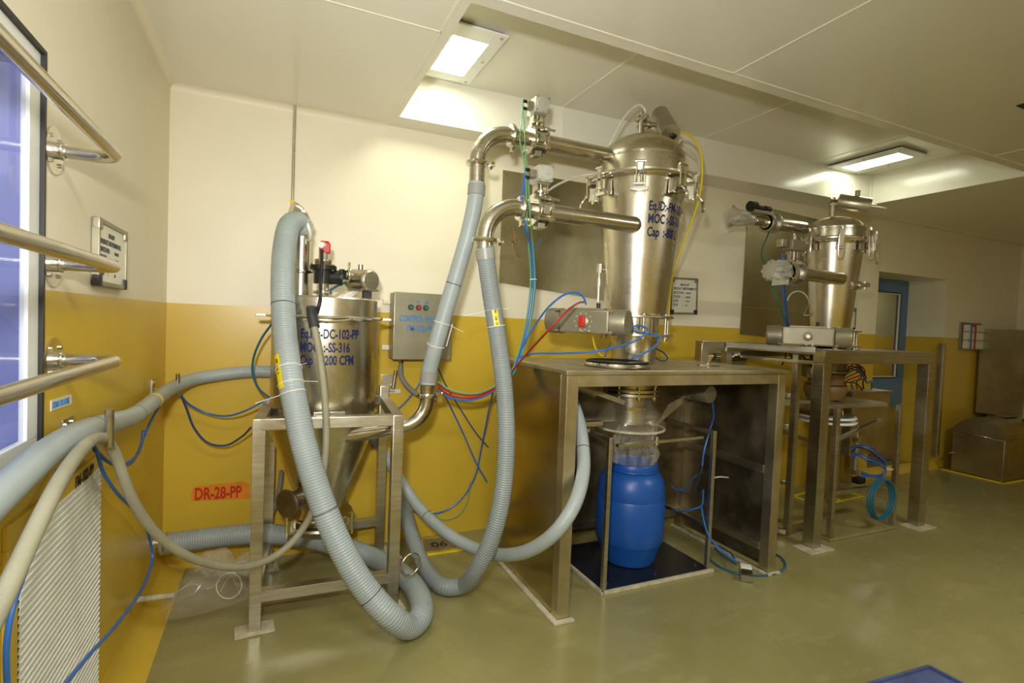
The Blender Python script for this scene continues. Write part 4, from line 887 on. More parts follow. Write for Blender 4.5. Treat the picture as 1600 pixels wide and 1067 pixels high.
for q in ((TX0-.03, TX0, TY0-.002, TY1), (TX0-.03, TX0+LW+.02, TY0-.03, TY0-.002), (TX1-LW-.02, TX1+.02, TY0-.025, TY0-.002), (TX1-LW-.03, TX1-LW-.005, TY0, TY1)):
    mb = MB(); mb.bx(*q, .001, .015, .004); mb.build('floor_sealant', 'sealant', t)
# lid resting on the table
lc = (2.33, -1.035, TZ+.003)
t = thing('loose_lid', 'loose round lid with a black gasket lying on the big table', 'lid', lc)
mb = MB(); mb.lathe([(.17, 0), (.183, .002), (.187, .012), (.183, .022), (.165, .026)], lc, seg=56); mb.build('rim', 'bright', t)
mb = MB(); mb.lathe([(.172, .024), (.178, .030), (.165, .034), (.158, .028), (.15, .025), (.01, .024)], lc, seg=56); mb.build('gasket', 'black', t)
mb = MB(); mb.tube([around(.25+i*.12, .192, TZ+.015, lc[0], lc[1])[0] for i in range(6)], .006, 8); mb.build('clamp_lever', 'bright', t)
single(MB().tube([(2.98, -1.0, TZ+.006), (3.05, -1.01, TZ+.008), (3.15, -1.0, TZ+.006)], .005, 8).cyl((3.05, -1.0, TZ), (3.05, -1.0, TZ+.03), .012).box((3.02, -.98, TZ+.008), (.05, .03, .014)), 'spare_latch', 'bright', 'small loose steel latch lying on the big table right of the hopper', 'latch')

# outlet below the table
OX, OY = VX, VY
t = thing('discharge_outlet', 'steel discharge outlet hanging under the big table above the drum', 'pipe fitting', (OX, OY, .87))
mb = MB(); mb.cyl((OX, OY, 1.255), (OX, OY, 1.10), .135, seg=48); mb.cyl((OX, OY, 1.085), (OX, OY, .90), .095, seg=40); mb.build('spout', 'steel', t)
for z in (1.115, 1.09): mb = MB(); mb.lathe([(.1, -.008), (.175, -.008), (.175, .008), (.1, .008)], (OX, OY, z)); mb.build('flange', 'steel', t)
for k in range(8):
    p, n, tg = around(k*PI/4+.3, .158, 1.10, OX, OY); mb = MB(); mb.cyl(p-V((0, 0, .045)), p+V((0, 0, .04)), .008, seg=8); mb.cyl(p-V((0, 0, .032)), p-V((0, 0, .02)), .014, seg=6); mb.build('bolt', 'bright', t)
mb = MB(); mb.lathe([(.097, -.012), (.108, -.010), (.108, .010), (.097, .012)], (OX, OY, 1.0), cap=False); mb.build('band', 'bright', t)
for z in (1.045, ): mb = MB(); mb.bar((OX-.13, OY-.11, z), (OX-.30, OY-.05, z+.06), .03, .03); mb.cyl((OX-.30, OY-.05, z+.06), (OX-.46, OY, z+.11), .033); mb.build('air_knocker', 'alu', t)
# flexible dust hood
t = thing('dust_hood', 'translucent plastic hood with a white rim round the discharge outlet', 'hood', (OX, OY, .855))
wob = lambda i, j: .05*math.sin(j*.9+i*1.3)+.03*math.sin(j*2.3)
mb = MB(); mb.lathe([(.115, 1.075), (.15, 1.03), (.185, .97), (.215, .915), (.218, .875)], (OX, OY, 0), seg=56, cap=False, wob=lambda i, j: .03*math.sin(j*.7+i)); mb.build('film', 'hood', t)
mb = MB(); mb.torus((OX, OY, .872), (0, 0, 1), .215, .008, 56, 8); mb.build('rim', 'sealant', t)
mb = MB(); mb.prism([(0, 0), (.16, .13), (.20, .20), (.08, .14)], (OX+.16, OY-.06, .88), (.98, -.2, 0), (0, 0, 1), .004); mb.build('loose_film', 'hood', t)
# actuator under the table at right
t = thing('pneumatic_actuator', 'actuator with a round end cap under the big table at right', 'actuator', (3.12, -.78, 1.02))
a0, a1 = V((3.21, -.55, 1.085)), V((3.24, -.85, 1.075)); d = (a1-a0).normalized()
mb = MB(); mb.lathe([(.01, -.002), (.058, 0), (.062, .01), (.062, .11), (.058, .12)], a1, -d, seg=40); mb.build('end_cap', 'alu', t)
R = Matrix((d, V((-d.y, d.x, 0)), V((0, 0, 1)))).transposed()
mb = MB(); mb.box((a0+a1)/2-d*.06, (.20, .09, .11), R=R, bev=.01); mb.build('housing', 'alu', t)
for s in (-1, 1): mb = MB(); q = a1-d*.125+V((-d.y, d.x, 0))*s*.04; mb.cyl(q+V((0, 0, -.04)), q+d*.02+V((0, 0, -.04)), .009, seg=6); mb.build('bolt', 'bright', t)
# vertical cylinders at the back left
for i, x in enumerate((2.02, 2.075, 2.14)):
    t = thing('air_cylinder', ['leftmost', 'middle', 'rightmost'][i]+' of three upright air cylinders inside the big table', 'air cylinder', (x, -.47, .15), 'upright air cylinders')
    mb = MB(); mb.cyl((x, -.475, .22), (x, -.475, .80), .020 if i != 1 else .026); mb.build('barrel', 'alu', t)
    mb = MB(); mb.cyl((x, -.475, .80), (x, -.475, .90), .008); mb.build('rod', 'bright', t)
    for z in (.22, .78): mb = MB(); mb.box((x, -.475, z), (.05, .05, .04)); mb.build('end_block', 'steel', t)
    mb = MB(); mb.box((x, -.475, .175), (.03, .03, .06)); mb.build('foot', 'steel', t)
mb = MB(); mb.bx(1.94, 2.22, -.50, -.46, .905, .93, .002); single(mb, 'cross_bar', 'steel', 'short steel bar above the upright air cylinders', 'bar')
mb = MB(); mb.bx(1.97, 2.28, -1.0, -.96, .935, .96, .002); mb.bx(1.97, 2.24, -.93, -.89, .885, .91, .002); single(mb, 'support_arm', 'steel', 'pair of steel arms beside the hood under the table at left', 'bar')

# lifting frame round the drum
FX0, FX1, FY0, FY1, FH = 2.28, 3.055, -1.075, -.50, .885
t = thing('drum_frame', 'thin steel frame on a black base plate round the blue drum', 'frame', ((FX0+FX1)/2, (FY0+FY1)/2, 0))
mb = MB(); mb.bx(FX0-.01, FX1+.01, FY0-.012, FY1, .002, .022, .002); mb.build('base_plate', 'mat', t)
mb = MB(); mb.bx(FX0-.025, FX1+.03, FY0-.03, FY0-.012, .001, .020, .002); mb.bx(FX0-.03, FX0-.01, FY0-.03, FY1, .001, .020, .002); mb.build('edge_trim', 'sealant', t)
pw = .026
for x, y in ((FX0, FY0), (FX1, FY0), (FX0, FY1), (FX1, FY1)): sq_leg(x, y, .022, FH, pw).build('post', 'steel', t)
for a, b in (((FX1, FY0), (FX1, FY1)), ((FX0, FY1), (FX1, FY1)), ((FX0, FY0), (FX0, FY1))): mb = MB(); mb.bar((*a, FH-.012), (*b, FH-.012), pw*.9); mb.build('top_rail', 'steel', t)
mb = MB(); mb.bar((2.33, FY0+.00, FH-.05), (2.945, FY0-.015, FH-.03), .028, .016); mb.cyl((2.60, FY0-.01, FH-.06), (2.60, FY0-.01, FH-.01), .014, seg=10); mb.build('swing_bar', 'steel', t)
mb = MB(); mb.bar((FX1, FY0, .28), (FX1, FY1, .28), .022); mb.build('side_rail', 'steel', t)
for x, y in ((FX1-.05, FY0+.05), (FX0+.06, FY0+.05), (FX0+.40, FY0+.04)): mb = MB(); mb.cyl((x, y, .020), (x, y, .028), .009, seg=8); mb.build('screw', 'bright', t)
t = thing('air_cylinder', 'slim upright air cylinder on the right rear post of the drum frame', 'air cylinder', (3.0, -.56, .25))
cx_, cy_ = 2.985, -.62
mb = MB(); mb.cyl((cx_, cy_, .30), (cx_, cy_, .62), .016); mb.build('barrel', 'alu', t)
mb = MB(); mb.cyl((cx_, cy_, .62), (cx_, cy_, .86), .006); mb.build('rod', 'bright', t)
for z in (.30, .62): mb = MB(); mb.box((cx_, cy_, z), (.036, .04, .035)); mb.cyl((cx_-.018, cy_, z), (cx_-.04, cy_, z), .008, seg=8); mb.build('end_block', 'steel', t)
mb = MB(); mb.bar((cx_, cy_, .275), (cx_+.07, cy_+.01, .275), .02); mb.build('bracket', 'steel', t)
mb = MB(); mb.tube([(cx_-.035, cy_-.02, .62), (cx_-.06, cy_-.04, .5), (cx_-.05, cy_-.04, .36), (cx_-.02, cy_-.02, .31)], .005, 8); mb.build('air_tube', 'rubber', t)
mb = MB(); mb.box((cx_-.04, cy_-.03, .27), (.06, .05, .05), bev=.008); mb.build('valve_block', 'black', t)

# the blue drum and its liner
DRX, DRY = 2.662, -.79
t = thing('plastic_drum', 'blue plastic drum standing inside the frame under the hopper', 'drum', (DRX, DRY, .023))
KZ = .93
prof = [(.148, 0), (.160, .006), (.168, .030), (.182, .07), (.196, .14), (.199, .146), (.204, .155), (.207, .30), (.206, .44), (.203, .446), (.2045, .452), (.202, .50), (.192, .565), (.174, .608), (.160, .622), (.156, .626)]
mb = MB(); mb.lathe([(r*1.045 if z > .1 and z < .6 else r, z*KZ+.023) for r, z in prof], (DRX, DRY, 0), seg=72, cap=False); mb.lathe([(.01, .024), (.148, .023)], (DRX, DRY, 0), seg=72, cap=False); mb.build('shell', 'drum', t)
mb = MB(); mb.lathe([(r, z-.044) for r, z in [(.156, .649), (.160, .650), (.161, .656), (.160, .690), (.156, .697), (.143, .697), (.140, .690), (.141, .640), (.15, .45)]], (DRX, DRY, 0), seg=64, cap=False); mb.torus((DRX, DRY, .612), (0, 0, 1), .162, .006, 56, 8); mb.build('neck_rim', 'drum', t)
t = thing('liner_bag', 'crumpled clear liner bag rising from the drum mouth', 'plastic bag', (DRX, DRY, .66))
rnd = random.Random(3); nz = [[rnd.uniform(-.10, .10) for _ in range(64)] for _ in range(40)]
wob = lambda i, j: .09*math.sin(j*1.1+i*.5)+.06*math.sin(j*2.7-i*.8)+nz[i % 40][j % 64]*.6
mb = MB(); mb.lathe([(.125, .56), (.130, .65), (.138, .71), (.128, .74), (.122, .77), (.125, .80), (.118, .83), (.105, .865)], (DRX+.01, DRY, 0), seg=64, cap=False, wob=wob); mb.build('film', 'film', t)
for k in range(9):
    a = rnd.uniform(-1.0, 1.0); z = rnd.uniform(.70, .84); p = around(a, .128, z, DRX, DRY)[0]; q = around(a+rnd.uniform(-.35, .35), .136, z+rnd.uniform(-.06, .06), DRX, DRY)[0]; m_ = (p+q)/2+V((0, 0, rnd.uniform(-.02, .02)))
    mb = MB(); mb.tube([p, m_, q], .0016, 6); mb.build('crease', 'film', t)

# foot pedal
fp = V((3.215, -1.235, 0))
t = thing('foot_pedal', 'small grey foot pedal on the floor before the right front leg', 'pedal', fp)
mb = MB(); mb.box(fp+V((0, 0, .022)), (.070, .115, .040), rz=-.75, bev=.006); mb.build('base', 'alu', t)
mb = MB(); mb.box(fp+V((.020, .022, .056)), (.064, .055, .022), rz=-.75, bev=.005); mb.build('cover', 'white', t)
mb = MB(); mb.box(fp+V((-.022, -.024, .050)), (.062, .055, .010), R=(Matrix.Rotation(-.75, 3, 'Z') @ Matrix.Rotation(.22, 3, 'X')), bev=.003); mb.build('treadle', 'darksteel', t)

# ------------------------------------------------------------------ far table and hopper
UX0, UX1, UY0, UY1, UZ = 4.01, 5.345, -1.10, -.30, 1.395
t = thing('equipment_table', 'open steel table at right carrying the far hopper', 'table', ((UX0+UX1)/2, (UY0+UY1)/2, 0))
uw = .085
for x, y in ((UX0+uw/2, UY0+uw/2), (UX1-uw/2, UY0+uw/2), (UX1-uw/2, UY1-uw/2)): sq_leg(x, y, .01, UZ-uw, uw).build('leg', 'steel', t)
mb = MB(); mb.bar((UX1-.02, UY1+.02, 1.28), (UX1+.02, UY1+.02, .02), .05); mb.build('rear_brace', 'steel', t)
mb = MB(); mb.bx(UX0, UX1, UY0, UY0+uw, UZ-uw, UZ, .004); mb.build('front_beam', 'steel', t)
mb = MB(); mb.bx(UX0, UX1, UY1-uw, UY1, UZ-uw, UZ, .004); mb.build('rear_beam', 'steel', t)
mb = MB(); mb.bx(UX1-uw, UX1, UY0+uw, UY1-uw, UZ-uw, UZ, .004); mb.build('side_beam', 'steel', t)
mb = MB(); mb.bx(UX0, UX0+uw, UY0+uw, UY1-uw, UZ-.03, UZ, .003); mb.bx(UX0, UX0+uw, UY0+uw, UY1-uw, UZ-.10, UZ-.075, .003); mb.build('side_beam', 'steel', t)
mb = MB(); mb.bx(UX0+.01, UX1-.01, UY0+.01, UY1-.01, UZ, UZ+.008, .002); mb.build('table_top', 'steel', t)
for x, y in ((UX0+uw/2, UY0+uw/2), (UX1-uw/2, UY0+uw/2)): mb = MB(); mb.box((x-.01, y-.02, .006), (.24, .15, .010), bev=.003); mb.build('foot_plate', 'sealant', t)
# side frame left of the far table
t = thing('side_frame', 'slim steel frame standing left of the far table', 'frame', (4.0, -.6, 0))
sq_leg(4.045, -.87, .03, 1.36, .045).build('post', 'steel', t)
sq_leg(3.80, -.44, 1.05, 1.41, .06).build('post', 'steel', t); sq_leg(3.56, -.42, .0, 1.41, .07).build('post', 'steel', t)
mb = MB(); mb.bx(3.53, 4.20, -.46, -.38, 1.35, 1.425, .003); mb.build('top_beam', 'steel', t)
mb = MB(); mb.bar((3.78, -.46, 1.40), (4.03, -1.02, 1.40), .05, .04); mb.build('top_beam', 'steel', t)
mb = MB(); mb.bar((4.03, -.87, .045), (3.80, -.52, .045), .05, .03); mb.bar((4.03, -.87, .045), (4.30, -.82, .045), .04, .03); mb.build('foot_beam', 'steel', t)
for z in (.82, .40, 1.05): mb = MB(); mb.bar((4.045, -.85, z), (3.84, -.45, z+.0), .03); mb.build('cross_bar', 'steel', t)
mb = MB(); mb.bar((3.85, -.70, 1.0), (4.6, -.80, .96), .075, .05); mb.build('long_arm', 'steel', t)
# inner lifting frame
t = thing('drum_frame', 'empty steel lifting frame under the far hopper', 'frame', (4.75, -.8, 0))
GX0, GX1, GF, GB, GH = 4.30, 5.05, -1.02, -.50, .985
for x, y in ((GX0, GF), (GX1, GF), (GX1, GB), (GX0, GB)): sq_leg(x, y, .022, GH if y == GF else GH, .036).build('post', 'steel', t)
mb = MB(); mb.bx(GX0-.02, GX1+.02, GF-.02, GB, .003, .022, .002); mb.build('base_plate', 'floor', t)
mb = MB(); mb.bar((4.34, GF+.02, .74), (4.92, GF+.06, .86), .03, .02); mb.build('swing_bar', 'steel', t)
mb = MB(); mb.bx(4.16, GX1+.02, GF+.10, GB, GH-.03, GH, .003); mb.build('top_plate', 'steel', t)
mb = MB(); mb.bar((GX0, GF, .36), (GX1, GF+.02, .33), .04, .03); mb.build('front_rail', 'steel', t)
mb = MB(); mb.bar((4.20, -.52, .76), (4.62, -.62, .62), .04, .03); mb.bar((4.20, -.52, .83), (4.20, -.52, .70), .05); mb.build('slanted_arm', 'darksteel', t)
# vessel two
WX, WY = 4.615, -.70
tW, rf2 = hopper('far_hopper', 'smaller conical stainless hopper on the far table by the door', WX, WY, UZ+.01, 1.425, 1.545, 2.245, 2.345, 2.45, .145, .225, .145, .209, .27, .17, 8, 1)
p0 = V((WX-.04, WY, 2.42))
mb = MB(); mb.cyl(p0, p0+V((0, 0, .13)), .020); mb.lathe([(.02, -.012), (.034, -.012), (.034, .012), (.02, .012)], p0+V((0, 0, .125)), cap=False); mb.cyl(p0+V((-.05, 0, .155)), p0+V((.12, 0, .15)), .022); mb.cyl(p0+V((0, 0, .14)), p0+V((0, 0, .18)), .018); mb.build('vent_tee', 'steel', tW)
d = V((.58, -.78, -.24)).normalized(); a = p0+V((.05, .0, .16))
mb = MB(); mb.lathe([(.01, 0), (.055, .004), (.060, .014), (.060, .22), (.056, .23), (.01, .235)], a, d, seg=40); vc = mb.build('vibrator_can', 'steel', tW)
mb = MB(); mb.cyl(a+d*.23, a+d*.27, .016); mb.cyl(a+d*.27, a+d*.34, .007); mb.build('gland', 'steel', vc)
mb = MB(); mb.cyl(a+d*.14+V((0, 0, .05)), a+d*.14+V((0, 0, .105)), .018); mb.build('top_nipple', 'steel', vc)
p, n, tg = around(1.20, rf2(1.90), 1.90, WX, WY); mb = MB(); mb.cyl(p-n*.01, p+n*.03, .035); mb.cyl(p+n*.03, p+n*.09, .018); mb.cyl(p+n*.06-V((0, 0, .03)), p+n*.06+V((0, 0, .03)), .012); mb.build('sight_port', 'bright', tW)
p, n, tg = around(-1.2, rf2(1.70), 1.66, WX, WY); mb = MB(); mb.cyl(p-n*.01, p+n*.04, .012); mb.build('nipple', 'steel', tW)
single(MB().tube([tuple(p+n*.03), (4.1649, -0.8400, 1.7657), (4.1120, -0.8400, 1.8100), (4.0353, -0.8400, 1.8195), (3.9825, -0.8300, 1.7933), (3.9528, -0.8300, 1.7449)], .005, 8), 'air_tube', 'clear', 'thin clear air tube arching from the far hopper to the tube bundle', 'tube')
# upper pipe of the far hopper
py2 = -.52
A, B = V((3.7360, -0.5200, 2.3679)), V((WX-.12, py2, 2.40))
zz = 2.375; xa = A.x
t = thing('conveying_pipe', 'upper pipe of the far hopper, its open end wrapped in clear film', 'pipe', (xa, py2, zz))
mb = MB(); mb.cyl((xa, py2, zz), (3.93, py2, zz), .032); mb.cyl((4.05, py2, zz), (WX-.13, py2, zz+.005), .048); mb.cyl((3.93, py2, zz), (4.05, py2, zz), .036); mb.build('pipe', 'pipe', t)
mb = MB(); mb.lathe([(.03, -.012), (.052, -.01), (.055, 0), (.052, .01), (.03, .012)], (3.72, py2, zz), (1, 0, 0)); mb.cyl((3.72, py2-.02, zz+.05), (3.72, py2+.02, zz+.085), .012); mb.cyl((3.72, py2, zz-.05), (3.66, py2, zz-.08), .01); mb.build('pipe_clamp', 'bright', t)
for x in (4.06, 4.14): mb = MB(); mb.cyl((x, py2, zz), (x+.014, py2, zz), .078, seg=36); mb.build('valve_flange', 'steel', t)
mb = MB(); mb.cyl((4.06, py2, zz), (4.15, py2, zz), .06); mb.build('valve_body', 'bright', t)
mb = MB(); mb.bx(3.88, 4.09, py2-.04, py2+.04, zz+.05, zz+.075); mb.build('valve_bracket', 'steel', t)
mb = MB(); mb.cyl((3.87, py2, zz+.10), (4.05, py2, zz+.095), .024); mb.cyl((3.86, py2-.01, zz+.10), (3.92, py2-.01, zz+.10), .038, seg=28); mb.cyl((4.03, py2, zz+.095), (4.08, py2, zz+.095), .030, seg=28); mb.build('valve_actuator', 'black', t)
mb = MB(); mb.lathe([(.006, -.085), (.05, -.08), (.062, -.05), (.058, -.01), (.064, .03), (.054, .06), (.050, .10), (.038, .14), (.034, .18)], (xa, py2, zz), (1, 0, 0), seg=36, wob=lambda i, j: .08*math.sin(j*1.7+i)+.05*math.sin(j*3.1)); mb.build('film_wrap', 'wrap', t)
mb = MB(); mb.cyl((xa-.06, py2, zz), (xa+.01, py2, zz), .045); mb.build('end_cap', 'steel', t)
# lower pipe of the far hopper
ly, lz = -.86, 1.945
t = thing('conveying_pipe', 'lower pipe of the far hopper with a valve and a bagged end', 'pipe', (3.9, ly, lz))
lx = 3.985
mb = MB(); mb.cyl((lx, ly, lz), (WX-.09, ly+.02, lz), .046, seg=32); mb.build('pipe', 'pipe', t)
for x in (lx-.085, lx-.01): mb = MB(); mb.cyl((x, ly, lz), (x+.014, ly, lz), .092, seg=40); mb.build('valve_flange', 'steel', t)
mb = MB(); mb.cyl((lx-.085, ly, lz), (lx, ly, lz), .066); mb.build('valve_body', 'bright', t)
for k in range(4): c, s = math.cos(k*PI/2+.6)*.08, math.sin(k*PI/2+.6)*.08; mb = MB(); mb.cyl((lx-.11, ly+c, lz+s), (lx+.03, ly+c, lz+s), .008, seg=8); mb.build('tie_bolt', 'bright', t)
mb = MB(); mb.bx(lx-.09, lx-.06, ly-.02, ly+.02, lz+.08, lz+.155); mb.bx(lx-.02, lx+.01, ly-.02, ly+.02, lz+.08, lz+.16); mb.cyl((lx-.04, ly, lz+.07), (lx-.04, ly, lz+.18), .016); mb.build('yoke', 'steel', t)
mb = MB(); mb.box((lx-.030, ly, lz+.196), (.15, .08, .080), bev=.014); mb.cyl((lx+.04, ly, lz+.196), (lx+.075, ly, lz+.196), .038); mb.cyl((lx-.12, ly, lz+.196), (lx-.10, ly, lz+.196), .032); mb.build('valve_actuator', 'alu', t)
mb = MB(); mb.box((lx-.16, ly, lz+.20), (.06, .05, .06), bev=.01); mb.cyl((lx-.20, ly, lz+.21), (lx-.15, ly, lz+.21), .014); mb.build('port_block', 'steel', t)
mb = MB(); mb.lathe([(.01, -.20), (.055, -.19), (.075, -.14), (.070, -.09), (.082, -.05), (.06, -.01), (.05, .02)], (lx-.10, ly, lz), (1, .05, .02), seg=40, wob=lambda i, j: .12*math.sin(j*1.3+i)+.07*math.sin(j*2.9)); mb.prism([(-.12, -.02), (.03, -.06), (.02, -.09), (-.14, -.11)], (lx-.15, ly-.04, lz), (1, 0, 0), (0, 0, 1), .004); mb.build('film_wrap', 'wrap', t)
actuator('pneumatic_actuator', 'grey actuator with a bare dial on the far table', (3.985, -.98, 1.492), (.66, -.75, 0), None, .52, .150, 'alu', False)
# under the far table
t = thing('discharge_outlet', 'discharge outlet with a tan flexible sleeve under the far table', 'pipe fitting', (WX, WY, .82))
mb = MB(); mb.cyl((WX, WY, 1.385), (WX, WY, 1.22), .12, seg=40); mb.build('spout', 'darksteel', t)
for z in (1.30, 1.22): mb = MB(); mb.cyl((WX, WY, z-.008), (WX, WY, z+.008), .165, seg=40); mb.build('flange', 'darksteel', t)
mb = MB(); mb.lathe([(.115, 1.20), (.13, 1.17), (.125, 1.13), (.15, 1.10), (.155, 1.06), (.14, 1.02), (.13, 1.0)], (WX, WY, 0), seg=48); mb.build('sleeve', 'tan', t)
mb = MB(); mb.lathe([(.145, 1.118), (.154, 1.112), (.145, 1.106)], (WX, WY, 0), seg=48, cap=False); mb.build('sleeve_band', 'darksteel', t)
mb = MB(); mb.cyl((WX, WY, 1.0), (WX, WY, .87), .09, seg=36); mb.cyl((WX, WY, .885), (WX, WY, .875), .21, seg=48); mb.build('nozzle', 'darksteel', t)
for z in (.862, .825): mb = MB(); mb.lathe([(.15, -.008), (.212, -.008), (.216, 0), (.212, .008), (.15, .008)], (WX, WY-.02, z), seg=56, cap=False); mb.build('white_ring', 'white', t)
for k in range(5): p, n, tg = around(-.6+k*.4, .15, .89, WX, WY); mb = MB(); mb.cyl(p, p+V((0, 0, .03)), .010, seg=6); mb.build('bolt', 'bright', t)
t = thing('pneumatic_actuator', 'actuator with a round end cap under the far table at left', 'actuator', (4.3, -.80, 1.2))
a1 = V((4.30, -.86, 1.235)); d = V((-.6, -.8, 0))
mb = MB(); mb.lathe([(.01, -.002), (.056, 0), (.06, .01), (.06, .09)], a1, -d, seg=36); mb.cyl(a1, a1+d*.01, .018, seg=6); mb.build('end_cap', 'alu', t)
mb = MB(); mb.box(a1-d*.17, (.12, .20, .12), rz=-.64, bev=.01); mb.build('housing', 'darksteel', t)
t = thing('air_tank', 'pale round ended air tank behind the far table', 'tank', (3.9, -.28, 1.24))
mb = MB(); mb.lathe([(.01, 0), (.05, .01), (.075, .05), (.078, .08), (.078, .42), (.07, .46), (.01, .49)], (3.68, -.28, 1.30), (1, 0, 0), seg=40); mb.build('shell', 'bright', t)
t = thing('junction_cabinet', 'steel junction cabinet behind the far table below the door', 'cabinet', (5.7, -.2, .05))
mb = MB(); mb.bx(5.42, 5.98, -.42, -.03, .40, .985, .006); mb.build('body', 'table', t)
mb = MB(); mb.bx(5.40, 6.0, -.44, -.02, .985, 1.0, .003); mb.build('cover', 'steel', t)
for x in (5.46, 5.94): mb = MB(); mb.bx(x-.03, x+.03, -.12, -.06, 0, .40, .002); mb.build('support_foot', 'table', t)
t = thing('air_cylinder', 'slim upright air cylinder with hose fittings in the far lifting frame', 'air cylinder', (4.78, -.93, .36))
mb = MB(); mb.cyl((4.74, -.90, .44), (4.74, -.90, .70), .018); mb.build('barrel', 'alu', t)
mb = MB(); mb.cyl((4.74, -.90, .70), (4.74, -.90, .84), .008); mb.build('rod', 'bright', t)
for z in (.44, .70): mb = MB(); mb.box((4.74, -.90, z), (.05, .05, .04)); mb.build('end_block', 'steel', t)
mb = MB(); mb.box((4.745, -.93, .385), (.09, .06, .05), bev=.01); mb.build('valve_block', 'black', t)
# tape squares on the floor
mb = MB()
c = [V((4.98, -.20, .002)), V((5.62, -.10, .002)), V((5.66, -.42, .002)), V((5.0, -.46, .002))]
for i in range(4): mb.bar(c[i], c[(i+1) % 4], .028, .003, 0)
mb.bar((c[0]+c[1])/2, (c[2]+c[3])/2, .028, .003, 0)
single(mb, 'floor_marking', 'tag', 'yellow taped squares on the floor under the far table', 'floor marking')

# ------------------------------------------------------------------ air tubes and cables
def tube(pts, r, m, label, group=None, name='air_tube'):
    o = single(MB().tube(pts, r, 8, .02), name, m, label, 'tube' if name == 'air_tube' else 'cable', group); return o
# left wall
tube([(0.0300, -1.4423, 1.0715), (0.0500, -1.4691, 1.0519), (0.0500, -1.3973, 0.9651), (0.0500, -1.2124, 0.8329), (0.0500, -0.9212, 0.6615), (0.0500, -0.6633, 0.4680), (0.0600, -0.6268, 0.3466), (0.0700, -0.8633, 0.3215), (0.0750, -1.2594, 0.3870), (0.1000, -1.7066, 0.5244), (0.1300, -2.0440, 0.6357)], .0062, 'bluetube', 'blue air tube looping past the louvred grille from the hook')
tube([(0.0200, -1.6903, 1.0477), (0.0400, -1.8012, 1.0184), (0.0600, -1.9363, 0.9674), (0.0600, -2.0188, 0.9055), (0.0600, -2.0803, 0.8512), (0.0600, -2.1027, 0.7885), (0.0600, -2.0951, 0.6744)], .006, 'bluetube', 'blue air tube behind the cream braided hose at the far left edge')
tube([(0.0300, -1.4153, 1.0467), (0.0500, -1.4136, 1.0157), (0.0500, -1.2437, 0.9505), (0.0500, -1.0612, 0.9055), (0.0500, -0.8921, 0.8993), (0.0500, -0.7767, 0.9499), (0.0500, -0.5500, 1.0090), (0.0600, -0.3035, 1.0428), (0.0600, -0.0047, 1.0320)], .0055, 'bluetube', 'blue air tube running from the left wall hook up to the corner hook')
tube([(0.0500, -1.4822, 1.0530), (0.0600, -1.3678, 0.9842), (0.0650, -1.2607, 0.9425), (0.0650, -1.0545, 0.9077), (0.0650, -0.9046, 0.9495), (0.0650, -0.8842, 0.9935)], .006, 'navytube', 'dark navy cable twisted with the blue tube on the left wall')
tube([(0.1187, -0.3000, 1.0578), (0.1357, -0.2200, 0.9665), (0.1653, -0.1800, 0.8600), (0.2322, -0.1600, 0.7667), (0.3188, -0.1800, 0.7517), (0.4041, -0.2500, 0.8128), (0.4503, -0.3300, 0.8767)], .006, 'navytube', 'dark navy tube sagging between the corner hook and the tank stand')
tube([(0.1161, -0.2800, 1.0516), (0.1446, -0.2000, 0.9908), (0.2209, -0.1700, 0.9376), (0.3170, -0.2000, 0.9216), (0.4246, -0.2800, 0.9638), (0.5353, -0.3200, 1.0345)], .0055, 'bluetube', 'blue tube sagging just above the navy one beside the tank stand')
tube([(0.5395, -0.4200, 1.4431), (0.4909, -0.3600, 1.3608), (0.4549, -0.3300, 1.2543), (0.4533, -0.3200, 1.1661), (0.4865, -0.3200, 1.0850), (0.5418, -0.3200, 1.0344)], .006, 'tealtube', 'dark blue tube curving beside the upper left of the tank')
tube([(0.6123, -0.1700, 0.5839), (0.6013, -0.1600, 0.4679), (0.5764, -0.1500, 0.3528), (0.5343, -0.1400, 0.2396)], .012, 'conduit', 'grey conduit dropping behind the tank cone', None, 'conduit_cable')
# between tank and table
tube([(1.5286, -0.3000, 1.0663), (1.6606, -0.1200, 0.9015), (1.7758, -0.0600, 0.7083), (1.8872, -0.0400, 0.4920), (1.9752, -0.0300, 0.3525)], .0055, 'bluetube', 'blue tube slanting right down the yellow wall behind the hoses')
tube([(1.5442, -0.1300, 1.1974), (1.6203, -0.1000, 1.0648), (1.7419, -0.0700, 0.8906), (1.8785, -0.0400, 0.7079), (1.9789, -0.0200, 0.6010)], .0048, 'navytube', 'dark thin cable slanting right below the control box', None, 'cable')
tube([(1.8256, -0.4500, 1.0895), (1.8783, -0.2500, 0.9163), (1.9009, -0.0800, 0.6152), (1.8725, -0.0500, 0.4042), (1.7860, -0.0400, 0.2584), (1.6748, -0.0300, 0.1807), (1.5291, -0.0300, 0.1704), (1.4194, -0.0200, 0.2059)], .0055, 'bluetube', 'blue tube curving down the yellow wall to the lower wall nozzle')
tube([(1.8437, -0.0400, 0.3718), (1.8293, -0.0300, 0.2186), (1.7612, -0.0300, 0.1299), (1.6541, -0.0300, 0.1153), (1.6006, -0.0200, 0.1496)], .0035, 'greentube', 'thin green wire curling low on the yellow wall', None, 'cable')
tube([(1.2111, -0.1000, 0.8792), (1.3051, -0.0800, 0.9146), (1.3812, -0.0700, 0.9874), (1.4456, -0.0600, 1.0706), (1.5015, -0.0500, 1.1770)], .005, 'bluetube', 'blue tube rising right below the control box to its underside')
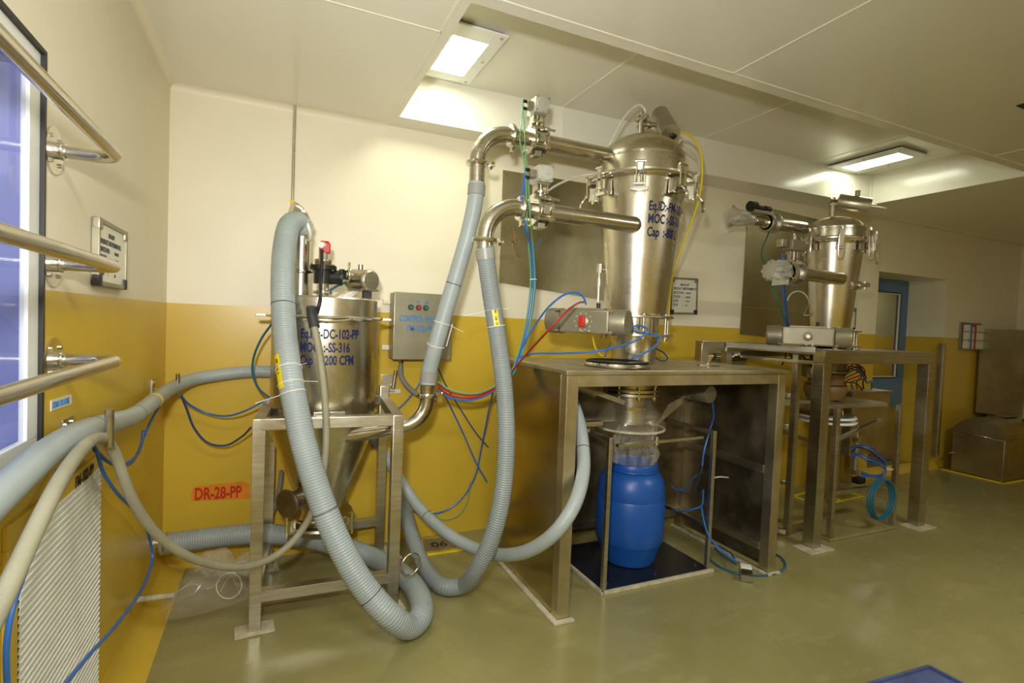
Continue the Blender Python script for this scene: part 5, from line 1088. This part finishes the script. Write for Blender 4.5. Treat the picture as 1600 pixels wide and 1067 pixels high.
for dz, m, lab in ((0, 'redtube', 'upper of two red cables swagging from the outlet clamp to the table'), (-.018, 'redtube', 'lower of two red cables swagging from the outlet clamp to the table'), (.014, 'greentube', 'green tube in the swag of red cables left of the table'), (-.032, 'bluetube', 'blue tube in the swag of red cables left of the table')):
    D_ = V((0, -.004 if dz else 0, dz))
    tube([V((1.4069, -0.6200, 1.1393))+D_, V((1.4754, -0.6000, 1.0953))+D_, V((1.5550, -0.6200, 1.0742))+D_*.9, V((1.6310, -0.6600, 1.0783))+D_*.7, V((1.7052, -0.7000, 1.1160))+D_*.6, V((1.7739, -0.7400, 1.1794))+D_*.5, V((1.8185, -0.7600, 1.2479))+D_*.5], .0055, m, lab, None, 'cable' if m == 'redtube' else 'air_tube')
# bundle dropping from the valves
def bund(off, m, lab, top, r=.0034):
    o = V((off, 0, 0))
    pts = [V(q) for q in top]+[V((1.8402, -0.8600, 1.9316))+o, V((1.8893, -0.8000, 1.7797))+o, V((1.8846, -0.8000, 1.6151))+o*1.1, V((1.8596, -0.8000, 1.4496))+o*1.0, V((1.8250, -0.8000, 1.3211))+o*.8, V((1.7946, -0.7800, 1.2168))+o*.7, V((1.7597, -0.7400, 1.1352))+o*.6]
    tube(pts, r, m, lab)
u1 = [tuple(pt1+V((0, 0, .04))), (1.7869, -0.7900, 2.6290), (1.7518, -0.8500, 2.5162), (1.7623, -0.8800, 2.3957), (1.7305, -1.0000, 2.2365), (1.7315, -1.0200, 2.0841)]
u2 = [tuple(pt1), (1.7989, -0.8000, 2.6104), (1.7788, -0.8600, 2.5007), (1.7826, -0.8800, 2.3749), (1.7413, -1.0100, 2.2193), (1.7506, -1.0200, 2.0700)]
bund(-.012, 'greentube', 'pale green tube from the upper valve, left in the bundle', u1)
bund(.014, 'greentube', 'green tube from the upper valve, right in the bundle', u2)
v1 = [tuple(pt2+V((0, 0, .04))), (1.7129, -1.0000, 2.2174), (1.6978, -1.0100, 2.1211), (1.7305, -0.9900, 2.0160)]
v2 = [tuple(pt2), (1.7242, -1.0000, 2.2124), (1.7166, -1.0100, 2.1104), (1.7460, -0.9900, 2.0044)]
bund(-.004, 'bluetube', 'blue tube from the lower valve, left strand of the pair', v1)
bund(.006, 'bluetube', 'blue tube from the lower valve, right strand of the pair', v2)
bund(.020, 'tealtube', 'teal tube in the bundle dropping to the table corner', [(1.8699, -0.9300, 1.9715), (1.8638, -0.9000, 1.9292)])
t = thing('cable_tie', 'white cable tie round the tube bundle left of the hopper', 'cable tie', (1.8905, -0.8000, 1.7542))
mb = MB(); mb.torus(V((1.8905, -0.8000, 1.7542))+V((.005, 0, 0)), (0, .1, 1), .020, .0025, 24, 6); mb.build('strap', 'tie', t)
single(MB().box((1.7091, -0.9300, 1.9549), (.028, .02, .05), R=Matrix.Rotation(.2, 3, 'Y')).tube([(1.6991, -0.9300, 2.0115), (1.7140, -0.9400, 1.9101), (1.7437, -0.9300, 1.8560)], .008, 8).tube([(1.6897, -0.9400, 1.9516), (1.6722, -0.9500, 1.9082)], .004, 6), 'dried_tag', 'brown', 'brown crumpled tag hanging under the lower elbow pipe', 'tag')
# tubes of the front actuator
tube([(1.8041, -0.7600, 1.2073), (1.8395, -0.8000, 1.3578), (1.8858, -0.8800, 1.5067), (1.9125, -1.0000, 1.6132), (1.9836, -1.0300, 1.6715), (2.0495, -1.0400, 1.6786), (2.0873, -1.0400, 1.6564), (2.1057, -1.0400, 1.6190)], .0055, 'bluetube', 'blue tube arching over to the top of the front actuator')
tube([(1.7941, -0.7800, 1.2278), (1.8304, -0.9400, 1.3661), (1.8020, -1.2000, 1.4833), (1.8777, -1.2200, 1.5693), (2.0234, -1.1000, 1.6240), (2.0886, -1.0400, 1.6321)], .0055, 'redtube', 'red cable rising across the front of the grey actuator', None, 'cable')
tube([(1.8150, -0.7800, 1.3012), (1.8718, -0.8600, 1.3331), (1.9682, -1.0500, 1.3510), (2.0848, -1.1800, 1.3714), (2.2513, -1.2000, 1.4093), (2.4386, -1.1200, 1.4590), (2.5161, -1.0600, 1.4957), (2.4973, -1.0300, 1.5167), (2.4460, -1.0200, 1.5110), (2.4468, -1.0200, 1.4962), (2.4989, -1.0600, 1.4768), (2.5781, -1.0600, 1.4679), (2.6074, -1.0600, 1.4500), (2.5779, -1.0700, 1.4124), (2.4897, -1.0800, 1.3635), (2.4171, -1.0600, 1.3282)], .0055, 'bluetube', 'long blue tube looping before the lower flange of the large hopper')
tube([(2.8722, -0.7200, 1.3700), (2.9559, -0.7000, 1.3398), (2.9856, -0.7000, 1.3054), (2.9311, -0.7200, 1.2893), (2.8272, -0.7400, 1.3156)], .0055, 'navytube', 'dark cable loop on the table behind the large hopper', None, 'cable')
tube([(2.2739, -0.8600, 1.4447), (2.2956, -0.8600, 1.3766), (2.3437, -0.8600, 1.3275), (2.4148, -0.8600, 1.2933)], .0055, 'yellowtube', 'short yellow cable below the front actuator', None, 'cable')
tube([(2.4083, -0.8600, 1.4095), (2.3926, -0.8400, 1.3577), (2.3770, -0.8400, 1.3031)], .005, 'navytube', 'short dark cable between the actuator and the table top', None, 'cable')
tube([tuple(m1+V((.03, 0, 0))+V(dd)*.01), (2.8555, -0.8800, 2.7385), (2.9239, -0.8800, 2.7311), (2.9908, -0.8800, 2.6828), (3.0304, -0.8800, 2.5760), (3.0458, -0.8600, 2.3990), (3.0536, -0.8000, 2.2451), (3.0280, -0.7400, 2.0605), (3.0327, -0.6600, 1.8958), (3.0640, -0.6000, 1.7019), (3.1133, -0.5500, 1.4322)], .0065, 'yellowtube', 'yellow cable hanging from the tilted can beside the large hopper', None, 'cable')
tube([(2.4378, -0.7000, 2.6340), (2.4725, -0.7000, 2.7037), (2.5156, -0.7200, 2.8047), (2.5701, -0.7400, 2.8761), (2.6125, -0.7600, 2.9015), (2.6384, -0.7800, 2.8680), (2.6354, -0.7800, 2.8358)], .0075, 'clear', 'clear tube arching over the dome to the top stem')
tube([(1.8618, -0.9400, 2.1971), (1.9201, -0.9300, 2.2487), (2.0274, -0.9000, 2.3132), (2.1545, -0.8600, 2.3704), (2.3016, -0.8000, 2.4222), (2.4190, -0.7400, 2.4705)], .0065, 'clear', 'clear tube from the lower valve up towards the hopper ring')
tube([(3.0085, -0.7000, 2.7421), (3.0884, -0.7000, 2.7133), (3.2029, -0.6600, 2.6826), (3.2645, -0.6200, 2.6049)], .006, 'clear', 'grey clear tube at the right side of the dome')
# far hopper tubes
tube([(4.1301, -0.5200, 2.3693), (4.0396, -0.5500, 2.2451), (3.9394, -0.6000, 2.1406), (3.8834, -0.6600, 2.0330), (3.8608, -0.7500, 1.8826), (3.8905, -0.8000, 1.7422), (3.9757, -0.8000, 1.6056), (4.0780, -0.7600, 1.4888)], .0065, 'darkgreen', 'green tube falling from the upper pipe of the far hopper')
tube([(3.8406, -0.8600, 2.0752), (3.8176, -0.8700, 1.9635), (3.8543, -0.8600, 1.8303), (3.9239, -0.8400, 1.6968), (3.9932, -0.8000, 1.5590), (4.0521, -0.7400, 1.4390)], .0065, 'bluetube', 'blue tube falling from the far lower valve')
tube([(3.8552, -0.8800, 2.0654), (3.8416, -0.8900, 1.9187), (3.9013, -0.8600, 1.7415), (3.9860, -0.8200, 1.5827), (4.0869, -0.7600, 1.4649)], .0065, 'navytube', 'navy tube falling beside the blue one at the far valve')
tube([(4.8924, -0.6200, 1.1810), (5.0765, -0.5500, 1.2456), (5.3354, -0.4500, 1.2605), (5.6050, -0.3600, 1.1935), (5.4185, -0.3000, 1.0790), (5.5418, -0.2500, 0.9733)], 0.0065, 'navytube', 'leftmost dark cable arching from the far outlet to the cabinet', None, 'cable')
tube([(4.8944, -0.6200, 1.1594), (5.0781, -0.5500, 1.2288), (5.3563, -0.4500, 1.2315), (5.6283, -0.3600, 1.1509), (5.4893, -0.3000, 1.0783), (5.6086, -0.2500, 0.9721)], 0.0065, 'redtube', 'left red cable arching from the far outlet to the cabinet', None, 'cable')
tube([(4.8965, -0.6200, 1.1377), (5.0797, -0.5500, 1.2121), (5.3774, -0.4500, 1.2023), (5.6517, -0.3600, 1.1082), (5.5800, -0.3000, 1.0775), (5.6955, -0.2500, 0.9706)], 0.0065, 'navytube', 'middle dark cable arching from the far outlet to the cabinet', None, 'cable')
tube([(4.8985, -0.6200, 1.1160), (5.0813, -0.5500, 1.1953), (5.3899, -0.4500, 1.2608), (5.6660, -0.3600, 1.1569), (5.6527, -0.3000, 1.0768), (5.7640, -0.2500, 0.9694)], 0.0065, 'redtube', 'right red cable arching from the far outlet to the cabinet', None, 'cable')
tube([(4.9005, -0.6200, 1.0943), (5.0829, -0.5500, 1.1786), (5.4111, -0.4500, 1.2316), (5.6896, -0.3600, 1.1140), (5.7459, -0.3000, 1.0759), (5.8531, -0.2500, 0.9679)], 0.0065, 'black', 'long black cable arching to the right side of the cabinet top', None, 'cable')
tube([(4.9026, -0.6200, 1.0725), (5.0845, -0.5500, 1.1618), (5.4323, -0.4500, 1.2023), (5.7132, -0.3600, 1.0710), (5.8703, -0.3000, 1.0747), (5.9740, -0.2500, 0.9657)], 0.0065, 'tealtube', 'teal tube arching to the right end of the cabinet top', None, 'air_tube')
tube([(4.8535, -0.6000, 1.0327), (5.0485, -0.5500, 1.0895), (5.3797, -0.4500, 1.0852), (5.6380, -0.3500, 1.0218), (5.7519, -0.3000, 0.9764)], .006, 'black', 'low black cable between the tan sleeve and the cabinet', None, 'cable')
tube([(4.6137, -0.9400, 0.6478), (4.6254, -0.9700, 0.6738), (4.6494, -1.0400, 0.6884), (4.7630, -1.0600, 0.6175), (4.8489, -1.0600, 0.5523), (4.8251, -1.0600, 0.4748), (4.7020, -1.0500, 0.4625), (4.6502, -1.0000, 0.4824)], 0.005, 'navytube', 'uppermost dark tube of the tangle on the far lifting frame', None, 'air_tube')
tube([(4.6154, -0.9400, 0.6303), (4.6260, -0.9700, 0.6668), (4.6513, -1.0400, 0.6693), (4.7647, -1.0600, 0.6002), (4.8502, -1.0600, 0.5398), (4.8258, -1.0600, 0.4678), (4.7023, -1.0500, 0.4591), (4.6511, -1.0000, 0.4734)], 0.005, 'bluetube', 'blue tube over the tangle on the far lifting frame', None, 'air_tube')
tube([(4.6171, -0.9400, 0.6128), (4.6267, -0.9700, 0.6599), (4.6532, -1.0400, 0.6507), (4.7665, -1.0600, 0.5829), (4.8514, -1.0600, 0.5278), (4.8266, -1.0600, 0.4608), (4.7027, -1.0500, 0.4556), (4.6519, -1.0000, 0.4650)], 0.005, 'black', 'black cable through the middle of the far tangle', None, 'cable')
tube([(4.6187, -0.9400, 0.5953), (4.6313, -0.9700, 0.6132), (4.6580, -1.0400, 0.6026), (4.7683, -1.0600, 0.5656), (4.8527, -1.0600, 0.5153), (4.8273, -1.0600, 0.4539), (4.7030, -1.0500, 0.4521), (4.6528, -1.0000, 0.4565)], 0.005, 'navytube', 'dark tube sagging lowest but one in the far tangle', None, 'air_tube')
tube([(4.6204, -0.9400, 0.5778), (4.6320, -0.9700, 0.6062), (4.6599, -1.0400, 0.5834), (4.7701, -1.0600, 0.5482), (4.8540, -1.0600, 0.5033), (4.8280, -1.0600, 0.4469), (4.7034, -1.0500, 0.4487), (4.6536, -1.0000, 0.4476)], 0.005, 'bluetube', 'blue tube low in the far tangle', None, 'air_tube')
tube([(4.6221, -0.9400, 0.5602), (4.6327, -0.9700, 0.5992), (4.6618, -1.0400, 0.5647), (4.7719, -1.0600, 0.5309), (4.8553, -1.0600, 0.4912), (4.8287, -1.0600, 0.4399), (4.7037, -1.0500, 0.4452), (4.6545, -1.0000, 0.4386)], 0.005, 'navytube', 'dark tube at the bottom of the far tangle', None, 'air_tube')
for i in range(3):
    c = V((4.7745, -1.0600, 0.2767))+V((.004*i, -.012*i, 0)); cc = [c+V((.135*math.cos(a)+.008*i, -.01, .15*math.sin(a))) for a in [PI/2+k*2*PI/20 for k in range(20)]]
    tube(cc+[cc[0]+V((.004, -.008, .004))], .0075, 'tealtube', ['rear', 'middle', 'front'][i]+' turn of the teal hose coil hung on the far frame post', 'teal coil on the far frame')
t = thing('cable_tie', 'white cable tie on the right post of the far lifting frame', 'cable tie', (4.9576, -1.0200, 0.4833))
mb = MB(); mb.torus((4.9494, -1.0200, 0.4839), (0, 0, 1), .034, .003, 24, 6); mb.build('strap', 'tie', t)
tube([(4.1140, -0.7000, 1.3892), (4.1397, -0.7000, 1.3354), (4.1031, -0.7000, 1.2662)], .006, 'black', 'first short black cable below the far table edge', None, 'cable')
tube([(4.1644, -0.7000, 1.3802), (4.2389, -0.6800, 1.3151), (4.2925, -0.6800, 1.2853)], .006, 'black', 'second short black cable below the far table edge', None, 'cable')
tube([(4.0573, -0.9000, 1.3491), (4.1709, -0.8600, 1.3045), (4.2441, -0.8400, 1.2695)], .008, 'black', 'short thick black cable at the round capped actuator', None, 'cable')
# tubes in and before the big table
tube([(3.3079, -0.8000, 1.0292), (3.2760, -0.8500, 0.9285), (3.1416, -0.9500, 0.8466), (3.0561, -1.0000, 0.7383), (3.0271, -1.0200, 0.6433)], .0055, 'bluetube', 'blue tube hanging from the round capped actuator under the big table')
t = thing('tube_connector', 'small black push-in connector joining blue tubes at the right frame post', 'connector', (3.0238, -1.0250, 0.6205))
mb = MB(); mb.cyl((3.0215, -1.0250, 0.6532), (3.0146, -1.0300, 0.6064), .010, seg=12); mb.build('body', 'black', t)
mb = MB(); mb.cyl((3.0132, -1.0300, 0.6268), (2.9988, -1.0200, 0.5928), .008, seg=12); mb.build('elbow', 'black', t)
tube([(3.0193, -1.0300, 0.6142), (3.0361, -0.9500, 0.5615), (3.0656, -0.8500, 0.4661), (3.0551, -0.7800, 0.4197), (3.0633, -0.7200, 0.4270)], .0055, 'bluetube', 'blue tube swagging from the right post to the slim cylinder')
tube([(3.0145, -1.0200, 0.5955), (3.0566, -0.9500, 0.4971), (3.1136, -0.8500, 0.4098), (3.1059, -0.7500, 0.3967)], .005, 'navytube', 'dark tube below the blue swag inside the big table')
tube([(3.0355, -0.7500, 0.2759), (3.0107, -0.8500, 0.3046), (2.9944, -0.9800, 0.3638), (3.0387, -1.0200, 0.3972), (3.0376, -1.0300, 0.5027)], .0055, 'bluetube', 'blue tube along the side rail of the drum frame')
tube([(3.0092, -1.0500, 0.4024), (3.0268, -1.0600, 0.3106), (3.0348, -1.1000, 0.2319), (3.0951, -1.1600, 0.1515), (3.1851, -1.1900, 0.0868)], .0055, 'bluetube', 'blue tube sloping down to the foot pedal')
tube([(3.2165, -1.1539, 0.0500), (3.2960, -0.9773, 0.0200), (3.3744, -0.8056, 0.0080), (3.3940, -0.7442, 0.0080), (3.4134, -0.7966, 0.0080), (3.4004, -0.9232, 0.0080), (3.3208, -1.0494, 0.0300)], .0055, 'tealtube', 'narrow teal loop on the floor left of the pedal')
tube([(3.2549, -0.8725, 0.0080), (3.1832, -0.9893, 0.0080), (3.1702, -1.0982, 0.0080), (3.2124, -1.1853, 0.0080), (3.3079, -1.2458, 0.0080), (3.4358, -1.2651, 0.0080), (3.5834, -1.2171, 0.0080), (3.6738, -1.1221, 0.0080), (3.6944, -1.0362, 0.0080)], .006, 'tealtube', 'teal tube sweeping over the floor round the right front table leg')
tube([(3.1336, -1.0000, 0.5591), (3.2263, -0.9800, 0.5538), (3.3225, -0.9600, 0.5356)], .004, 'tie', 'thin pale wire end sticking out behind the right frame post', None, 'cable')

# clear bag and wire loop on the floor at left
t = thing('plastic_bag', 'crumpled clear plastic bag on the floor in the left corner', 'plastic bag', (.32, -.22, 0))
rnd = random.Random(5); NX, NY = 72, 34; rows = []
ph = [(rnd.uniform(6, 34), rnd.uniform(4, 26), rnd.uniform(0, 6.3), rnd.uniform(.3, 1)) for _ in range(12)]
for i in range(NX+1):
    u = i/NX; row = []
    for j in range(NY+1):
        v = j/NY; a = PI*v
        k = sum(w*math.sin(p*u+q*v+o) for p, q, o, w in ph)/4; k = abs(k)**.7*(1 if k > 0 else -1)
        w_ = .075+.08*math.sin(PI*u)**.6
        h = (.04+.20*math.sin(PI*min(1, u*1.15))**.7)*(1-.35*u)
        x = .10+.52*u+.03*k*math.sin(a)
        y = min(-.30-.20*(1-u)-w_*math.cos(a)*.9+.03*k*math.sin(a), -.08)
        z = .006+h*math.sin(a)**.8*(1+.28*k)
        row.append(V((x, y, max(.004, z))))
    rows.append(row)
mb = MB(); mb.rings(rows, close=False); mb.build('film', 'film', t)
for k in range(16):
    i = rnd.randint(8, NX-20); j = rnd.randint(4, NY//2+2); sl = rnd.choice((-1, 0, 1)); p = [rows[i+d_][max(1, min(NY-1, j+sl*d_//2))]+V((0, -.003, .003)) for d_ in range(0, rnd.randint(6, 14), 2)]
    mb = MB(); mb.tube(p, .0014, 6); mb.build('crease', 'wrap', t)  # whiter crease lines stand in for bright highlights on the film
t = thing('ring_seal', 'thin wire hoop standing in the clear plastic bag', 'ring', (0.3591, -0.5500, 0.0556))
mb = MB(); mb.torus((0.3750, -0.5500, 0.1186), (-.35, -.9, .15), .062, .0035, 48, 8); mb.build('hoop', 'clear', t)
